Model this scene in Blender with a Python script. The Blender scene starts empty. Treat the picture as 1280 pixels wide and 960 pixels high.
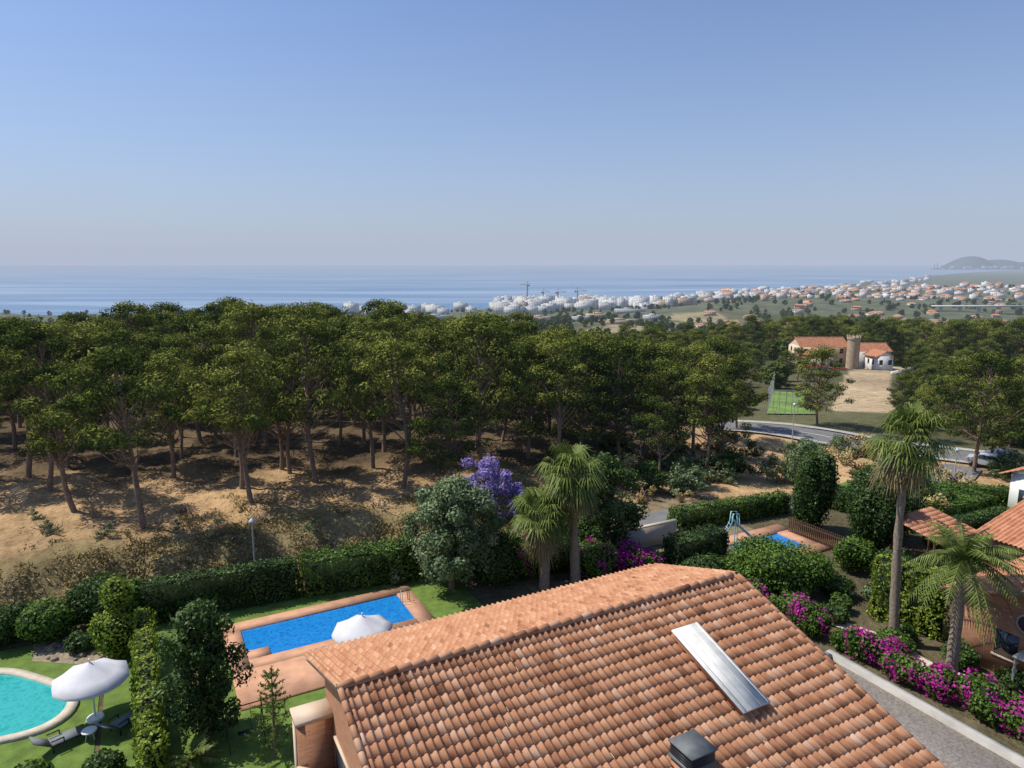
import bpy, math, random
import numpy as np
from mathutils import Vector, Matrix
random.seed(7); rng=np.random.default_rng(11)
scene=bpy.context.scene
COL=scene.collection
# ------------------------------------------------------------------ helpers
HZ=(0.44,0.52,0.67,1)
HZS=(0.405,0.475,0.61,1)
DD=12500.0
def new_mat(name):
    m=bpy.data.materials.new(name); m.use_nodes=True
    m.cycles.emission_sampling='NONE'
    nt=m.node_tree; nt.nodes.clear()
    return m,nt
def haze_out(nt,shader,D=DD,hz=HZ):  # paints aerial haze: glowing haze colour mixed in by distance from origin
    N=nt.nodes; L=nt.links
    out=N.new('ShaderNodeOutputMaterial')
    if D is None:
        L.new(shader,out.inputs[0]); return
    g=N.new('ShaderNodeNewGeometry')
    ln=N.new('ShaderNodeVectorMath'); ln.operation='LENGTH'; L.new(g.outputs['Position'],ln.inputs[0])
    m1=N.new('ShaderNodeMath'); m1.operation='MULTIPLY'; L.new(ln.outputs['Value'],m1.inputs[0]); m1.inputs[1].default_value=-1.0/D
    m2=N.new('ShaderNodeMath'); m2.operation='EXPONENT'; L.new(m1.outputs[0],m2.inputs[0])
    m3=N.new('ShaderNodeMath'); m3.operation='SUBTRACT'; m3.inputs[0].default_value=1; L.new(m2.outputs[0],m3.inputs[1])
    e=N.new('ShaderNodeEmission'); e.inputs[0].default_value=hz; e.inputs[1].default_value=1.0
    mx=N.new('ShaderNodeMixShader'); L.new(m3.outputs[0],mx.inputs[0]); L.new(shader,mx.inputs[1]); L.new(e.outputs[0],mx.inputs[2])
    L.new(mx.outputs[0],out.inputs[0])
def simple(name,col,rough=0.8,var=0.15,scale=3.0,bump=0.0,D=None,metal=0.0,bscale=None,spec=0.3,detail=5):
    m,nt=new_mat(name); N=nt.nodes; L=nt.links
    b=N.new('ShaderNodeBsdfPrincipled'); b.inputs['Roughness'].default_value=rough
    b.inputs['Metallic'].default_value=metal; b.inputs['Specular IOR Level'].default_value=spec
    g=N.new('ShaderNodeNewGeometry')
    n=N.new('ShaderNodeTexNoise'); n.inputs['Scale'].default_value=scale; n.inputs['Detail'].default_value=detail
    L.new(g.outputs['Position'],n.inputs['Vector'])
    r=N.new('ShaderNodeValToRGB'); r.color_ramp.elements[0].position=.3; r.color_ramp.elements[1].position=.7
    r.color_ramp.elements[0].color=tuple(c*(1-var) for c in col[:3])+(1,)
    r.color_ramp.elements[1].color=tuple(min(1,c*(1+var)) for c in col[:3])+(1,)
    L.new(n.outputs[0],r.inputs[0]); L.new(r.outputs[0],b.inputs['Base Color'])
    if bump:
        n2=N.new('ShaderNodeTexNoise'); n2.inputs['Scale'].default_value=bscale or scale*5; n2.inputs['Detail'].default_value=4
        L.new(g.outputs['Position'],n2.inputs['Vector'])
        bp=N.new('ShaderNodeBump'); bp.inputs['Strength'].default_value=bump; bp.inputs['Distance'].default_value=.1
        L.new(n2.outputs[0],bp.inputs['Height']); L.new(bp.outputs[0],b.inputs['Normal'])
    haze_out(nt,b.outputs[0],D); return m
def attr_ramp(name,stops,rough=.8,D=None,trans=0.0,spec=.2,nscale=0.0,objrand=False,bump=0,namp=.5,attr='v'):
    m,nt=new_mat(name); N=nt.nodes; L=nt.links
    a=N.new('ShaderNodeAttribute'); a.attribute_name=attr
    val=a.outputs['Fac']
    if nscale:
        g=N.new('ShaderNodeNewGeometry'); n=N.new('ShaderNodeTexNoise'); n.inputs['Scale'].default_value=nscale; n.inputs['Detail'].default_value=4
        L.new(g.outputs['Position'],n.inputs['Vector'])
        ma=N.new('ShaderNodeMath'); ma.operation='MULTIPLY_ADD'; L.new(n.outputs[0],ma.inputs[0]); ma.inputs[1].default_value=namp
        L.new(val,ma.inputs[2]); 
        mb=N.new('ShaderNodeMath'); mb.operation='SUBTRACT'; L.new(ma.outputs[0],mb.inputs[0]); mb.inputs[1].default_value=namp/2
        val=mb.outputs[0]
    if objrand:
        o=N.new('ShaderNodeObjectInfo')
        ma=N.new('ShaderNodeMath'); ma.operation='MULTIPLY_ADD'; L.new(o.outputs['Random'],ma.inputs[0]); ma.inputs[1].default_value=.46
        L.new(val,ma.inputs[2])
        mb=N.new('ShaderNodeMath'); mb.operation='SUBTRACT'; L.new(ma.outputs[0],mb.inputs[0]); mb.inputs[1].default_value=.25
        val=mb.outputs[0]
    r=N.new('ShaderNodeValToRGB'); cr=r.color_ramp
    cr.elements[0].position=stops[0][0]; cr.elements[0].color=tuple(stops[0][1])+(1,)
    cr.elements[1].position=stops[-1][0]; cr.elements[1].color=tuple(stops[-1][1])+(1,)
    for p,c in stops[1:-1]:
        e=cr.elements.new(p); e.color=tuple(c)+(1,)
    L.new(val,r.inputs[0])
    if rough>=.85 or spec==0:
        b=N.new('ShaderNodeBsdfDiffuse'); L.new(r.outputs[0],b.inputs['Color'])
    else:
        b=N.new('ShaderNodeBsdfPrincipled'); b.inputs['Roughness'].default_value=rough; b.inputs['Specular IOR Level'].default_value=spec
        L.new(r.outputs[0],b.inputs['Base Color'])
    sh=b.outputs[0]
    if trans:
        t=N.new('ShaderNodeBsdfTranslucent'); L.new(r.outputs[0],t.inputs[0])
        mx=N.new('ShaderNodeMixShader'); mx.inputs[0].default_value=trans; L.new(sh,mx.inputs[1]); L.new(t.outputs[0],mx.inputs[2]); sh=mx.outputs[0]
    haze_out(nt,sh,D); return m

class MB:
    """mesh builder (quads / tris), keeps a per-vertex float attribute v"""
    def __init__(s): s.V=[];s.F=[];s.M=[];s.A=[];s.n=0
    def add(s,V,F,mi=0,a=0.5):
        V=np.asarray(V,float).reshape(-1,3); F=np.asarray(F,int)
        if F.shape[1]==3: F=np.concatenate([F,-np.ones((len(F),1),int)-s.n],1)
        s.V.append(V); s.F.append(F+s.n); s.M.append(np.full(len(F),mi))
        s.A.append(np.full(len(V),a) if np.isscalar(a) else np.asarray(a,float)); s.n+=len(V)
    def mesh(s,name,mats,smooth=False):
        V=np.concatenate(s.V);F=np.concatenate(s.F);M=np.concatenate(s.M);A=np.concatenate(s.A)
        tri=F[:,3]<0
        tot=np.where(tri,3,4); start=np.concatenate([[0],np.cumsum(tot)[:-1]])
        mask=np.ones_like(F,bool); mask[:,3]=~tri
        li=F[mask]
        me=bpy.data.meshes.new(name)
        me.vertices.add(len(V)); me.vertices.foreach_set('co',V.ravel())
        me.loops.add(len(li)); me.loops.foreach_set('vertex_index',li)
        me.polygons.add(len(F)); me.polygons.foreach_set('loop_start',start); me.polygons.foreach_set('loop_total',tot)
        me.polygons.foreach_set('material_index',M)
        if smooth: me.polygons.foreach_set('use_smooth',np.ones(len(F),bool))
        at=me.attributes.new('v','FLOAT','POINT'); at.data.foreach_set('value',A)
        for m in mats: me.materials.append(m)
        me.update(calc_edges=True); me.validate()
        return me
    def obj(s,name,mats,parent=None,smooth=False,loc=None):
        o=bpy.data.objects.new(name,s.mesh(name,mats,smooth)); COL.objects.link(o)
        if parent: o.parent=parent
        if loc is not None: o.location=loc
        return o
def empty(name,loc=(0,0,0),rz=0):
    o=bpy.data.objects.new(name,None); COL.objects.link(o); o.location=loc; o.rotation_euler=(0,0,rz); o.empty_display_size=.2; return o
E1=np.array([.8821,.4711,0]);E2=np.array([-.4711,.8821,0]);EZ=np.array([0,0,1.])
def W(u,w,z=0): return E1*u+E2*w+EZ*z
BF=np.array([[0,3,2,1],[4,5,6,7],[0,1,5,4],[1,2,6,5],[2,3,7,6],[3,0,4,7]])
def box(mb,u0,u1,w0,w1,z0,z1,mi=0,a=.5,fr=True):
    P=[]
    for z in (z0,z1):
        for (u,w) in ((u0,w0),(u1,w0),(u1,w1),(u0,w1)):
            P.append(W(u,w,z) if fr else np.array([u,w,z]))
    mb.add(P,BF,mi,a)
def tube(mb,pts,rad,n=6,mi=0,a=.5,cap=False):
    pts=np.asarray(pts,float); k=len(pts)
    rad=np.full(k,rad) if np.isscalar(rad) else np.asarray(rad,float)
    T=np.gradient(pts,axis=0); T/=np.linalg.norm(T,axis=1)[:,None]+1e-9
    ref=np.array([1,0,0.]) if abs(T[0][2])>.7 else np.array([0,0,1.])
    A=np.cross(T,ref); A/=np.linalg.norm(A,axis=1)[:,None]+1e-9; B=np.cross(T,A)
    th=np.linspace(0,2*np.pi,n,endpoint=False)
    V=(pts[:,None]+rad[:,None,None]*(np.cos(th)[None,:,None]*A[:,None]+np.sin(th)[None,:,None]*B[:,None])).reshape(-1,3)
    i=np.arange(k-1)[:,None]*n; j=np.arange(n)[None]; j2=(j+1)%n
    F=np.stack([i+j,i+j2,i+n+j2,i+n+j],-1).reshape(-1,4)
    mb.add(V,F,mi,a)
    if cap:
        for e in (0,k-1):
            c=np.concatenate([V[e*n:(e+1)*n],[pts[e]]]); jj=np.arange(n)
            mb.add(c,np.stack([jj,(jj+1)%n,np.full(n,n)],1),mi,a)
def leaves(mb,P,Nn,size,asp=.55,mi=0,a=.5,jit=.8):
    n=len(P)
    if n==0: return
    Nn=Nn+rng.normal(0,jit,(n,3)); Nn/=np.linalg.norm(Nn,axis=1)[:,None]+1e-9
    R=rng.normal(0,1,(n,3)); T=np.cross(Nn,R); T/=np.linalg.norm(T,axis=1)[:,None]+1e-9; B=np.cross(Nn,T)
    sz=(size*rng.uniform(.6,1.35,n))[:,None]
    V=np.stack([P-T*sz,P+B*sz*asp,P+T*sz,P-B*sz*asp],1).reshape(-1,3)
    F=np.arange(4*n).reshape(n,4)
    aa=np.repeat(a,4) if not np.isscalar(a) else a
    mb.add(V,F,mi,aa)
def sph(n):
    d=rng.normal(0,1,(n,3)); d/=np.linalg.norm(d,axis=1)[:,None]; return d
def icos(mb,c,r,mi=0,a=.2,seg=10,rings=6):
    V=[];F=[]
    for i in range(rings+1):
        ph=math.pi*i/rings
        for j in range(seg):
            th=2*math.pi*j/seg; V.append([c[0]+r[0]*math.sin(ph)*math.cos(th),c[1]+r[1]*math.sin(ph)*math.sin(th),c[2]+r[2]*math.cos(ph)])
    for i in range(rings):
        for j in range(seg):
            F.append([i*seg+j,(i+1)*seg+j,(i+1)*seg+(j+1)%seg,i*seg+(j+1)%seg])
    mb.add(V,F,mi,a)

# ------------------------------------------------------------------ terrain height
def sst(a,b,x):
    t=np.clip((x-a)/(b-a),0,1); return t*t*(3-2*t)
CT=[-3,-.74,-.28,0,.24,.41,.56,.737,1.2]; CY=[1500,1560,1540,1795,2155,3040,4420,13700,40000]
def H(x,y):
    x=np.asarray(x,float);y=np.asarray(y,float)
    r=np.hypot(x,y); az=np.degrees(np.arctan2(x,y))
    right=np.interp(r,[0,58,80,125,200,300,400,600,1000,1500,2200,3500,15000],[0,0,-1.6,-4.5,-8,-17,-28,-44,-64,-78,-84,-86,-87])
    leftp=np.interp(r,[0,75,110,200,270,400,700,1200,1500,15000],[2,2,.2,-8,-16,-42,-67,-82,-86,-87])
    w=E2[0]*x+E2[1]*y
    bank=sst(43.6,48.5,w+.5*np.sin(x*.6)+.3*np.sin(x*1.7+1))
    leftz=np.where(leftp>0,leftp*bank,leftp)
    leftz=leftz+ .25*bank*(np.sin(x*.31+1)*np.sin(y*.27))*(r<200)
    leftz=leftz+1.6*sst(90,150,r)*np.exp(-((az+24)/9)**2)
    sh=6*sst(90,160,r)
    wl=1-sst(-sh,14-sh,az); wl=np.where(y<0,1,wl)
    z=wl*leftz+(1-wl)*right
    z=z+(1-wl)*.9*sst(52,62,w)*(1-sst(62,80,w))*(az<30)
    z+=45*np.exp(-(((x-1250)/520)**2+((y-1750)/420)**2))
    z+=26*np.exp(-(((x-620)/300)**2+((y-1330)/260)**2))
    z+=12*np.exp(-(((x-290)/130)**2+((y-400)/120)**2))
    z+=9*np.exp(-(((x-330)/110)**2+((y-640)/80)**2))
    z+=sst(250,700,r)*(4.5*np.sin(x*.011+1)*np.sin(y*.009)+2*np.sin(x*.031+y*.02))
    z=np.where(y<-5,0,z)
    t=x/np.maximum(y,1); rc=np.interp(t,CT,CY)
    rc=rc+20*np.sin(x*.02)+12*np.sin(x*.055+2)
    k=sst(-60,120,rc-y); k=np.where(y<10,1,k)
    z=-94+(np.maximum(z,-88)+94)*k
    return z
def h1(x,y): return float(H(np.array([x]),np.array([y]))[0])

# ------------------------------------------------------------------ materials
M_bark=simple('pine_bark',(.23,.16,.115),.95,.35,6,.5,DD)
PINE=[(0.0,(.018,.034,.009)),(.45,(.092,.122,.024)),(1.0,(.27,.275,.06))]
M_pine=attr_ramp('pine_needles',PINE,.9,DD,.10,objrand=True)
M_farveg=attr_ramp('scrub_foliage',[(0,(.022,.045,.013)),(1,(.12,.145,.045))],.9,DD,.0,objrand=True)
M_hedge=attr_ramp('hedge_leaves',[(0,(.03,.06,.012)),(.5,(.085,.16,.022)),(1,(.18,.28,.05))],.55,None,.25)
M_hedge_d=attr_ramp('dark_hedge_leaves',[(0,(.018,.04,.012)),(.5,(.05,.095,.02)),(1,(.11,.18,.045))],.5,None,.2)
M_yel=attr_ramp('golden_leaves',[(0,(.08,.12,.012)),(.5,(.20,.28,.03)),(1,(.36,.42,.07))],.55,None,.3)
M_grey=attr_ramp('grey_green_leaves',[(0,(.05,.08,.035)),(.5,(.13,.19,.08)),(1,(.28,.35,.18))],.45,None,.2)
M_purple=attr_ramp('jacaranda_flowers',[(0,(.18,.13,.32)),(.5,(.34,.27,.58)),(1,(.50,.42,.74))],.7,None,.35)
M_pink=attr_ramp('bougainvillea_bracts',[(0,(.22,.01,.14)),(.5,(.48,.03,.30)),(1,(.65,.08,.42))],.7,None,.35)
M_palm=attr_ramp('palm_leaf',[(0,(.045,.075,.015)),(.5,(.14,.19,.04)),(1,(.28,.32,.09))],.5,None,.25)
M_dead=attr_ramp('dead_frond',[(0,(.16,.12,.06)),(1,(.40,.31,.17))],.9,None,.15)
M_ptrunk=simple('palm_trunk',(.30,.24,.18),.95,.3,8,.6)
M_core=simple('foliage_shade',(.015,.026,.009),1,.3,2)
M_dry=attr_ramp('dry_grass_blades',[(0,(.15,.12,.05)),(.5,(.34,.26,.11)),(1,(.52,.42,.20))],.9,None,0)
M_b2=simple('tree_bark',(.2,.15,.11),.9,.3,8,.4)

# ------------------------------------------------------------------ terrain mesh
def seg_d(x,y,P):
    d=np.full(x.shape,1e9)
    for (a,b),(c,e) in zip(P[:-1],P[1:]):
        L2=(c-a)**2+(e-b)**2; t=np.clip(((x-a)*(c-a)+(y-b)*(e-b))/L2,0,1)
        d=np.minimum(d,np.hypot(x-a-t*(c-a),y-b-t*(e-b)))
    return d
def in_forest(x,y):
    r=np.hypot(x,y); t=x/np.maximum(y,1)
    front=np.interp(t,[-1,-.6,-.45,-.3,-.15,0,.1,.2,.27],[56,55,56,58,57,58,62,70,85])
    return (y>front)&(t<.25-(r>92)*.10-(r>115)*.12-(r>150)*.06)&(r<330)&(t>-1.05)
def make_terrain():
    az=np.radians(np.concatenate([np.arange(-180,-54,6.),np.arange(-54,54,.28),np.arange(54,180.1,6.)]))
    r=np.concatenate([np.linspace(2,22,6),np.arange(23,75,.40),np.geomspace(76,1500,150),np.geomspace(1530,16500,60)])
    A,R=np.meshgrid(az,r); X=R*np.sin(A);Y=R*np.cos(A); Z=H(X,Y)
    n1,n2=X.shape
    fine=(.08*np.sin(X*2.1+np.sin(Y))*np.sin(Y*1.7)+.07*np.sin(X*4.7+Y*3.1)*np.sin(X*1.3)+.15*np.sin(X*.9+Y*.5)*np.sin(Y*.8))*sst(44,47,E2[0]*X+E2[1]*Y)*(R<90)
    Z=Z+fine-0.03
    V=np.stack([X,Y,Z],-1).reshape(-1,3)
    i=np.arange(n1-1)[:,None]*n2; j=np.arange(n2-1)[None]
    F=np.stack([i+j,i+n2+j,i+n2+j+1,i+j+1],-1).reshape(-1,4)[:,::-1]
    mb=MB(); mb.add(V,F,0,.5)
    m,nt=new_mat('ground_soil'); N=nt.nodes;L=nt.links
    a=N.new('ShaderNodeAttribute'); a.attribute_name='gcol'
    g=N.new('ShaderNodeNewGeometry')
    n=N.new('ShaderNodeTexNoise'); n.inputs['Scale'].default_value=.6; n.inputs['Detail'].default_value=12; n.inputs['Roughness'].default_value=.8
    L.new(g.outputs['Position'],n.inputs['Vector'])
    n2_=N.new('ShaderNodeTexNoise'); n2_.inputs['Scale'].default_value=.035; n2_.inputs['Detail'].default_value=6
    L.new(g.outputs['Position'],n2_.inputs['Vector'])
    rr=N.new('ShaderNodeMapRange'); rr.inputs[1].default_value=.3; rr.inputs[2].default_value=.7; rr.inputs[3].default_value=.42; rr.inputs[4].default_value=1.45
    L.new(n.outputs[0],rr.inputs[0])
    rr2=N.new('ShaderNodeMapRange'); rr2.inputs[1].default_value=.35; rr2.inputs[2].default_value=.65; rr2.inputs[3].default_value=.75; rr2.inputs[4].default_value=1.2
    L.new(n2_.outputs[0],rr2.inputs[0])
    mm=N.new('ShaderNodeMath'); mm.operation='MULTIPLY'; L.new(rr.outputs[0],mm.inputs[0]); L.new(rr2.outputs[0],mm.inputs[1])
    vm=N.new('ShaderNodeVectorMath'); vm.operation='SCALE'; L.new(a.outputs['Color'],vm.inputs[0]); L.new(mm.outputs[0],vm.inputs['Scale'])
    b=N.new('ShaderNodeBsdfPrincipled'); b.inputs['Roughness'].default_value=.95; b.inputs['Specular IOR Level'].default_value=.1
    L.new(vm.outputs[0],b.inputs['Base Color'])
    bp=N.new('ShaderNodeBump'); bp.inputs['Strength'].default_value=.7; bp.inputs['Distance'].default_value=.3
    n3=N.new('ShaderNodeTexNoise'); n3.inputs['Scale'].default_value=3; n3.inputs['Detail'].default_value=8; L.new(g.outputs['Position'],n3.inputs['Vector'])
    L.new(n3.outputs[0],bp.inputs['Height']); L.new(bp.outputs[0],b.inputs['Normal'])
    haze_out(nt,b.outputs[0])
    o=mb.obj('ground',[m],smooth=True)
    x=X.ravel();y=Y.ravel();rr_=np.hypot(x,y); w=E2[0]*x+E2[1]*y
    C=np.zeros((len(x),4)); C[:,3]=1
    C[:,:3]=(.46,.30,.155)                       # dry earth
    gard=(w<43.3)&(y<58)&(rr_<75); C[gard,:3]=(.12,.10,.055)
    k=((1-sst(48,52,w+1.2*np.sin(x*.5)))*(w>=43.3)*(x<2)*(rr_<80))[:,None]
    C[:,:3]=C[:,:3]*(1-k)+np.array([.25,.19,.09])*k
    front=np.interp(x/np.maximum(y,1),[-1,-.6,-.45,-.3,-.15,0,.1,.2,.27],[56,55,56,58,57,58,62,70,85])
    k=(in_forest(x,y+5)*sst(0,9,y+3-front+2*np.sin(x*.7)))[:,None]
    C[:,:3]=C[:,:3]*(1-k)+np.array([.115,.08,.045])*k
    fo=in_forest(x,y)
    far=rr_>95
    nz=np.sin(x*.021+np.sin(y*.013)*2)*np.sin(y*.017+x*.006)
    grn=far&~fo; C[grn,:3]=(.12,.115,.055); 
    C[grn&(nz>.5),:3]=(.28,.23,.13); C[grn&(nz<-.2),:3]=(.07,.085,.035)
    C[(rr_>1200),:3]=(.11,.12,.07)
    vd=seg_d(x,y,[(60,116),(81,156),(100,190),(112,205),(125,215)])<5; C[vd&(rr_>90),:3]=(.44,.33,.20)
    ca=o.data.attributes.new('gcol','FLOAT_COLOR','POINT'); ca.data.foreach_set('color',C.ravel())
make_terrain()

def make_sea():
    m,nt=new_mat('sea_water'); N=nt.nodes;L=nt.links
    b=N.new('ShaderNodeBsdfPrincipled'); b.inputs['Roughness'].default_value=.35
    g=N.new('ShaderNodeNewGeometry'); mp=N.new('ShaderNodeMapping'); mp.inputs['Scale'].default_value=(.0005,.0024,1)
    L.new(g.outputs['Position'],mp.inputs[0])
    n=N.new('ShaderNodeTexNoise'); n.inputs['Scale'].default_value=1; n.inputs['Detail'].default_value=7; n.inputs['Distortion'].default_value=1.5; L.new(mp.outputs[0],n.inputs['Vector'])
    r=N.new('ShaderNodeValToRGB'); r.color_ramp.elements[0].position=.38; r.color_ramp.elements[0].color=(.07,.16,.28,1); r.color_ramp.elements[1].position=.66; r.color_ramp.elements[1].color=(.26,.34,.43,1)  # pale streaks paint sun glitter into the sea colour
    L.new(n.outputs[0],r.inputs[0]); L.new(r.outputs[0],b.inputs['Base Color'])
    n2=N.new('ShaderNodeTexNoise'); n2.inputs['Scale'].default_value=.05; n2.inputs['Detail'].default_value=5; L.new(g.outputs['Position'],n2.inputs['Vector'])
    bp=N.new('ShaderNodeBump'); bp.inputs['Strength'].default_value=.6; bp.inputs['Distance'].default_value=2; L.new(n2.outputs[0],bp.inputs['Height']); L.new(bp.outputs[0],b.inputs['Normal'])
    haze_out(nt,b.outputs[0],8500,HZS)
    mb=MB(); mb.add([(-60000,400,-90),(60000,400,-90),(60000,60000,-90),(-60000,60000,-90)],[[0,1,2,3]]); mb.obj('sea',[m])
make_sea()

# ------------------------------------------------------------------ trees
def tree_mesh(name,seed,Ht=12,R=3.4,base=.42,nclump=46,cl=(.7,1.25),nleaf=150,ls=.17,flat=.6,tr=.2,mats=None,asp=.4,lean=.6,dome=.62,jit=.55):
    global rng
    keep=rng; rng=np.random.default_rng(seed)
    mb=MB()
    nz=9; t=np.linspace(0,1,nz); bend=rng.normal(0,lean,2); b2=rng.normal(0,lean*.4,2)
    px=bend[0]*t**1.5+b2[0]*np.sin(t*5); py=bend[1]*t**1.5+b2[1]*np.sin(t*4.3)
    trunk=np.stack([px-px[0],py-py[0],t*Ht*.93-.3],1)
    tube(mb,trunk,tr*(1-.8*t)+.02,7,0)
    k=0
    while k<nclump:
        f=rng.uniform(base,1.0)
        zz=(f-dome)/(1-dome if f>dome else (dome-base)*1.15)
        env=R*math.sqrt(max(0,1-zz*zz))
        th=rng.uniform(0,2*math.pi); rad=env*math.sqrt(rng.uniform(.12,1))
        ti=min(f,.99); ax=np.interp(ti,t,trunk[:,0]); ay=np.interp(ti,t,trunk[:,1])
        lob=1+.28*math.sin(3*th+seed)+.15*math.sin(5*th+seed*2)
        rad*=lob
        c=np.array([ax+rad*math.cos(th),ay+rad*math.sin(th),f*Ht])
        cr=rng.uniform(*cl)*(1.1-.25*rad/R)
        ft=max(.3,min(.96,f-.05-.22*rad/R*rng.uniform(.5,1.2)))
        s=np.array([np.interp(ft,t,trunk[:,0]),np.interp(ft,t,trunk[:,1]),ft*Ht*.93])
        mid=(s+c)/2+np.array([0,0,-.12*rad])+rng.normal(0,.12,3)
        if rad>.5: tube(mb,[s,mid,c],[.045+.02*rad/2,.04,.015],4,0)
        d=sph(nleaf); rr=rng.uniform(.45,1,nleaf)**.6
        P=c+d*rr[:,None]*cr*np.array([1,1,flat])*(1+.3*rng.normal(0,1,(nleaf,1))*.5)
        bright=rng.uniform(.2,.8)
        leaves(mb,P,d*1.0+np.array([0,0,.4]),ls,asp,1,np.clip(bright+rng.normal(0,.13,nleaf)+.18*d[:,2],0,1),jit)  # clump tops toned lighter, undersides darker: toplight put into leaf colour
        k+=1
    me=mb.mesh(name,mats or [M_bark,M_pine])
    rng=keep
    return me
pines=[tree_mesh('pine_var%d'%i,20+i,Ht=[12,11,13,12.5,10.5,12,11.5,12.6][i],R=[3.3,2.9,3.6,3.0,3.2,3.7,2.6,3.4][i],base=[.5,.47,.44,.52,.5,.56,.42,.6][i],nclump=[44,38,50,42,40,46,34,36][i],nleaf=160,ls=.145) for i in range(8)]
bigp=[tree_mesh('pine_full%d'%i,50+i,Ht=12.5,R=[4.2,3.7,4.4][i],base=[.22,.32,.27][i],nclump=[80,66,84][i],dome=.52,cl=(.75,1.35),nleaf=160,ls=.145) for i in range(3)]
def inst(name,me,x,y,s=1,parent=None,z=None,rz=None,sz=None):
    o=bpy.data.objects.new(name,me); COL.objects.link(o)
    o.location=(x,y,h1(x,y)-.05 if z is None else z); o.rotation_euler=(0,0,random.uniform(0,6.28) if rz is None else rz)
    o.scale=(s,s,s*(sz or 1)); 
    if parent: o.parent=parent
    return o
front=[(-25.5,45.5,1.03,0),(-32.1,48.6,1.0,1),(-19.6,49.8,.95,3),(-16.3,55.5,1.05,2),(-22,54,.98,4),(-9,54.5,1.0,5),(-2.5,58,1.02,2),(-37,53,1.0,2),(-43,52,.95,0),(-29,57,1,4),
 (4,61,.95,3),(-6,60,1.0,0),(-12.5,60,1.0,1),(-47,57,1.0,5),(-35,60,1,3),(18.6,65,.86,3),(20.5,67,.8,1),(13.5,62,.66,0)]
for x,y,s,k in front: inst('pine_tree',pines[k],x,y,s)
for x,y,s in [(-3.4,65,1.06),(1.5,64,.9),(11,68,.98),(15,76,.95),(7,66,.93),(-5,54.5,.74),(20.5,76,.95),(24.5,83,.95),(9,74,.95),(4,72,.88),(16,70,.88),(43,95,.86),(49.5,71.5,1.02),(54,75.5,.9),(67,90,.9),(30,90,.8),(75,88,.85)]:
    inst('pine_tree',bigp[random.randint(0,2)],x,y,s)
forest=empty('pine_forest')
gy=56.0
while gy<330:
    stp=5.1 if gy<120 else (5.8 if gy<200 else 6.5)
    for gx in np.arange(-300,90,stp):
        x=gx+random.uniform(-2.3,2.3);y=gy+random.uniform(-2.3,2.3)
        if not bool(in_forest(np.array([x]),np.array([y]))[0]): continue
        if x/y<-.88: continue
        if min((x-a)**2+(y-b)**2 for a,b,_,_ in front)<13: continue
        if random.random()<.05: continue
        k=random.randint(0,7); s=random.uniform(.76,1.12)
        if x/y>-.10: s*=.88
        inst('pine',pines[k],x,y,s,forest)
    gy+=stp
blob=[tree_mesh('scrub_tree%d'%i,80+i,Ht=7,R=3.2,base=.12,nclump=26,cl=(1.0,1.6),nleaf=70,ls=.38,dome=.5,flat=.8,asp=.7,mats=[M_bark,M_farveg]) for i in range(3)]
wood=empty('distant_woodland')
RA=[(28,93),(44,85.5),(52,80.5),(62,75),(78,69),(105,63)]
RB=[(4,47.6),(14,52.9),(24,57.2),(34,61.5),(44,67.5),(50,74)]
VD=[(60,116),(81,156),(100,190),(112,205),(125,215)]
def keep_clear(x,y):
    if 78<x<118 and 178<y<228: return False
    if 38<x<60 and 100<y<142: return False
    if abs(x/y-.47)<.075 and 142<y<200: return False
    A=np.array([x]);B=np.array([y])
    if float(seg_d(A,B,RA)[0])<6: return False
    if float(seg_d(A,B,VD)[0])<6: return False
    if 110<x<150 and 158<y<180: return False
    return True
def scatter(n,r0,r1,a0,a1,s0,s1,meshes,thr=-.2):
    c=0;tr=0
    while c<n and tr<n*12:
        tr+=1
        r=math.exp(random.uniform(math.log(r0),math.log(r1))); a=math.radians(random.uniform(a0,a1))
        x=r*math.sin(a);y=r*math.cos(a)
        nz=math.sin(x*.021+math.sin(y*.013)*2)*math.sin(y*.017+x*.006)+.4*math.sin(x*.07)*math.sin(y*.06)
        if nz>-thr or not keep_clear(x,y): continue
        if bool(in_forest(np.array([x]),np.array([y]))[0]): continue
        if y>float(np.interp(x/y,CT,CY))-40: continue
        inst('tree',random.choice(meshes),x,y,random.uniform(s0,s1),wood); c+=1
scatter(110,190,420,9,44,.5,.95,bigp+blob,.1)
scatter(60,120,190,3,22,.5,.8,bigp+blob,-.9)
scatter(90,235,340,20,42,.9,1.3,bigp,-.9)
scatter(75,130,240,29,44,.35,.75,bigp+blob,-.9)
scatter(45,105,140,29,44,.3,.6,bigp+blob,-.9)
scatter(1000,260,900,-5,44,.6,1.2,blob,-.35)
scatter(250,380,900,12,44,.8,1.3,blob,-.9)
scatter(1200,800,2600,-38,44,.7,1.4,blob,-.35)
for (x,y,s) in [(74,232,1.0),(84,240,1.2),(98,246,1.2),(110,244,1.2),(122,240,1.1),(64,222,.9),(132,232,1.1),(52,172,.75),(45,152,.8),(38,138,.8),(35,124,.8),(124,186,.7),(131,190,.8),(138,196,.9),(146,190,.8),(152,182,.8),(128,205,.8),(136,210,.9),
   (60,150,.6),(66,158,.6),(98,160,.45),(104,166,.5),(140,215,.9),(152,225,1.),(165,215,1.),(90,128,.7),(96,120,.8),(104,126,.8),(112,132,.8)]:
    inst('tree',random.choice(bigp),x,y,s,wood)

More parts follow.
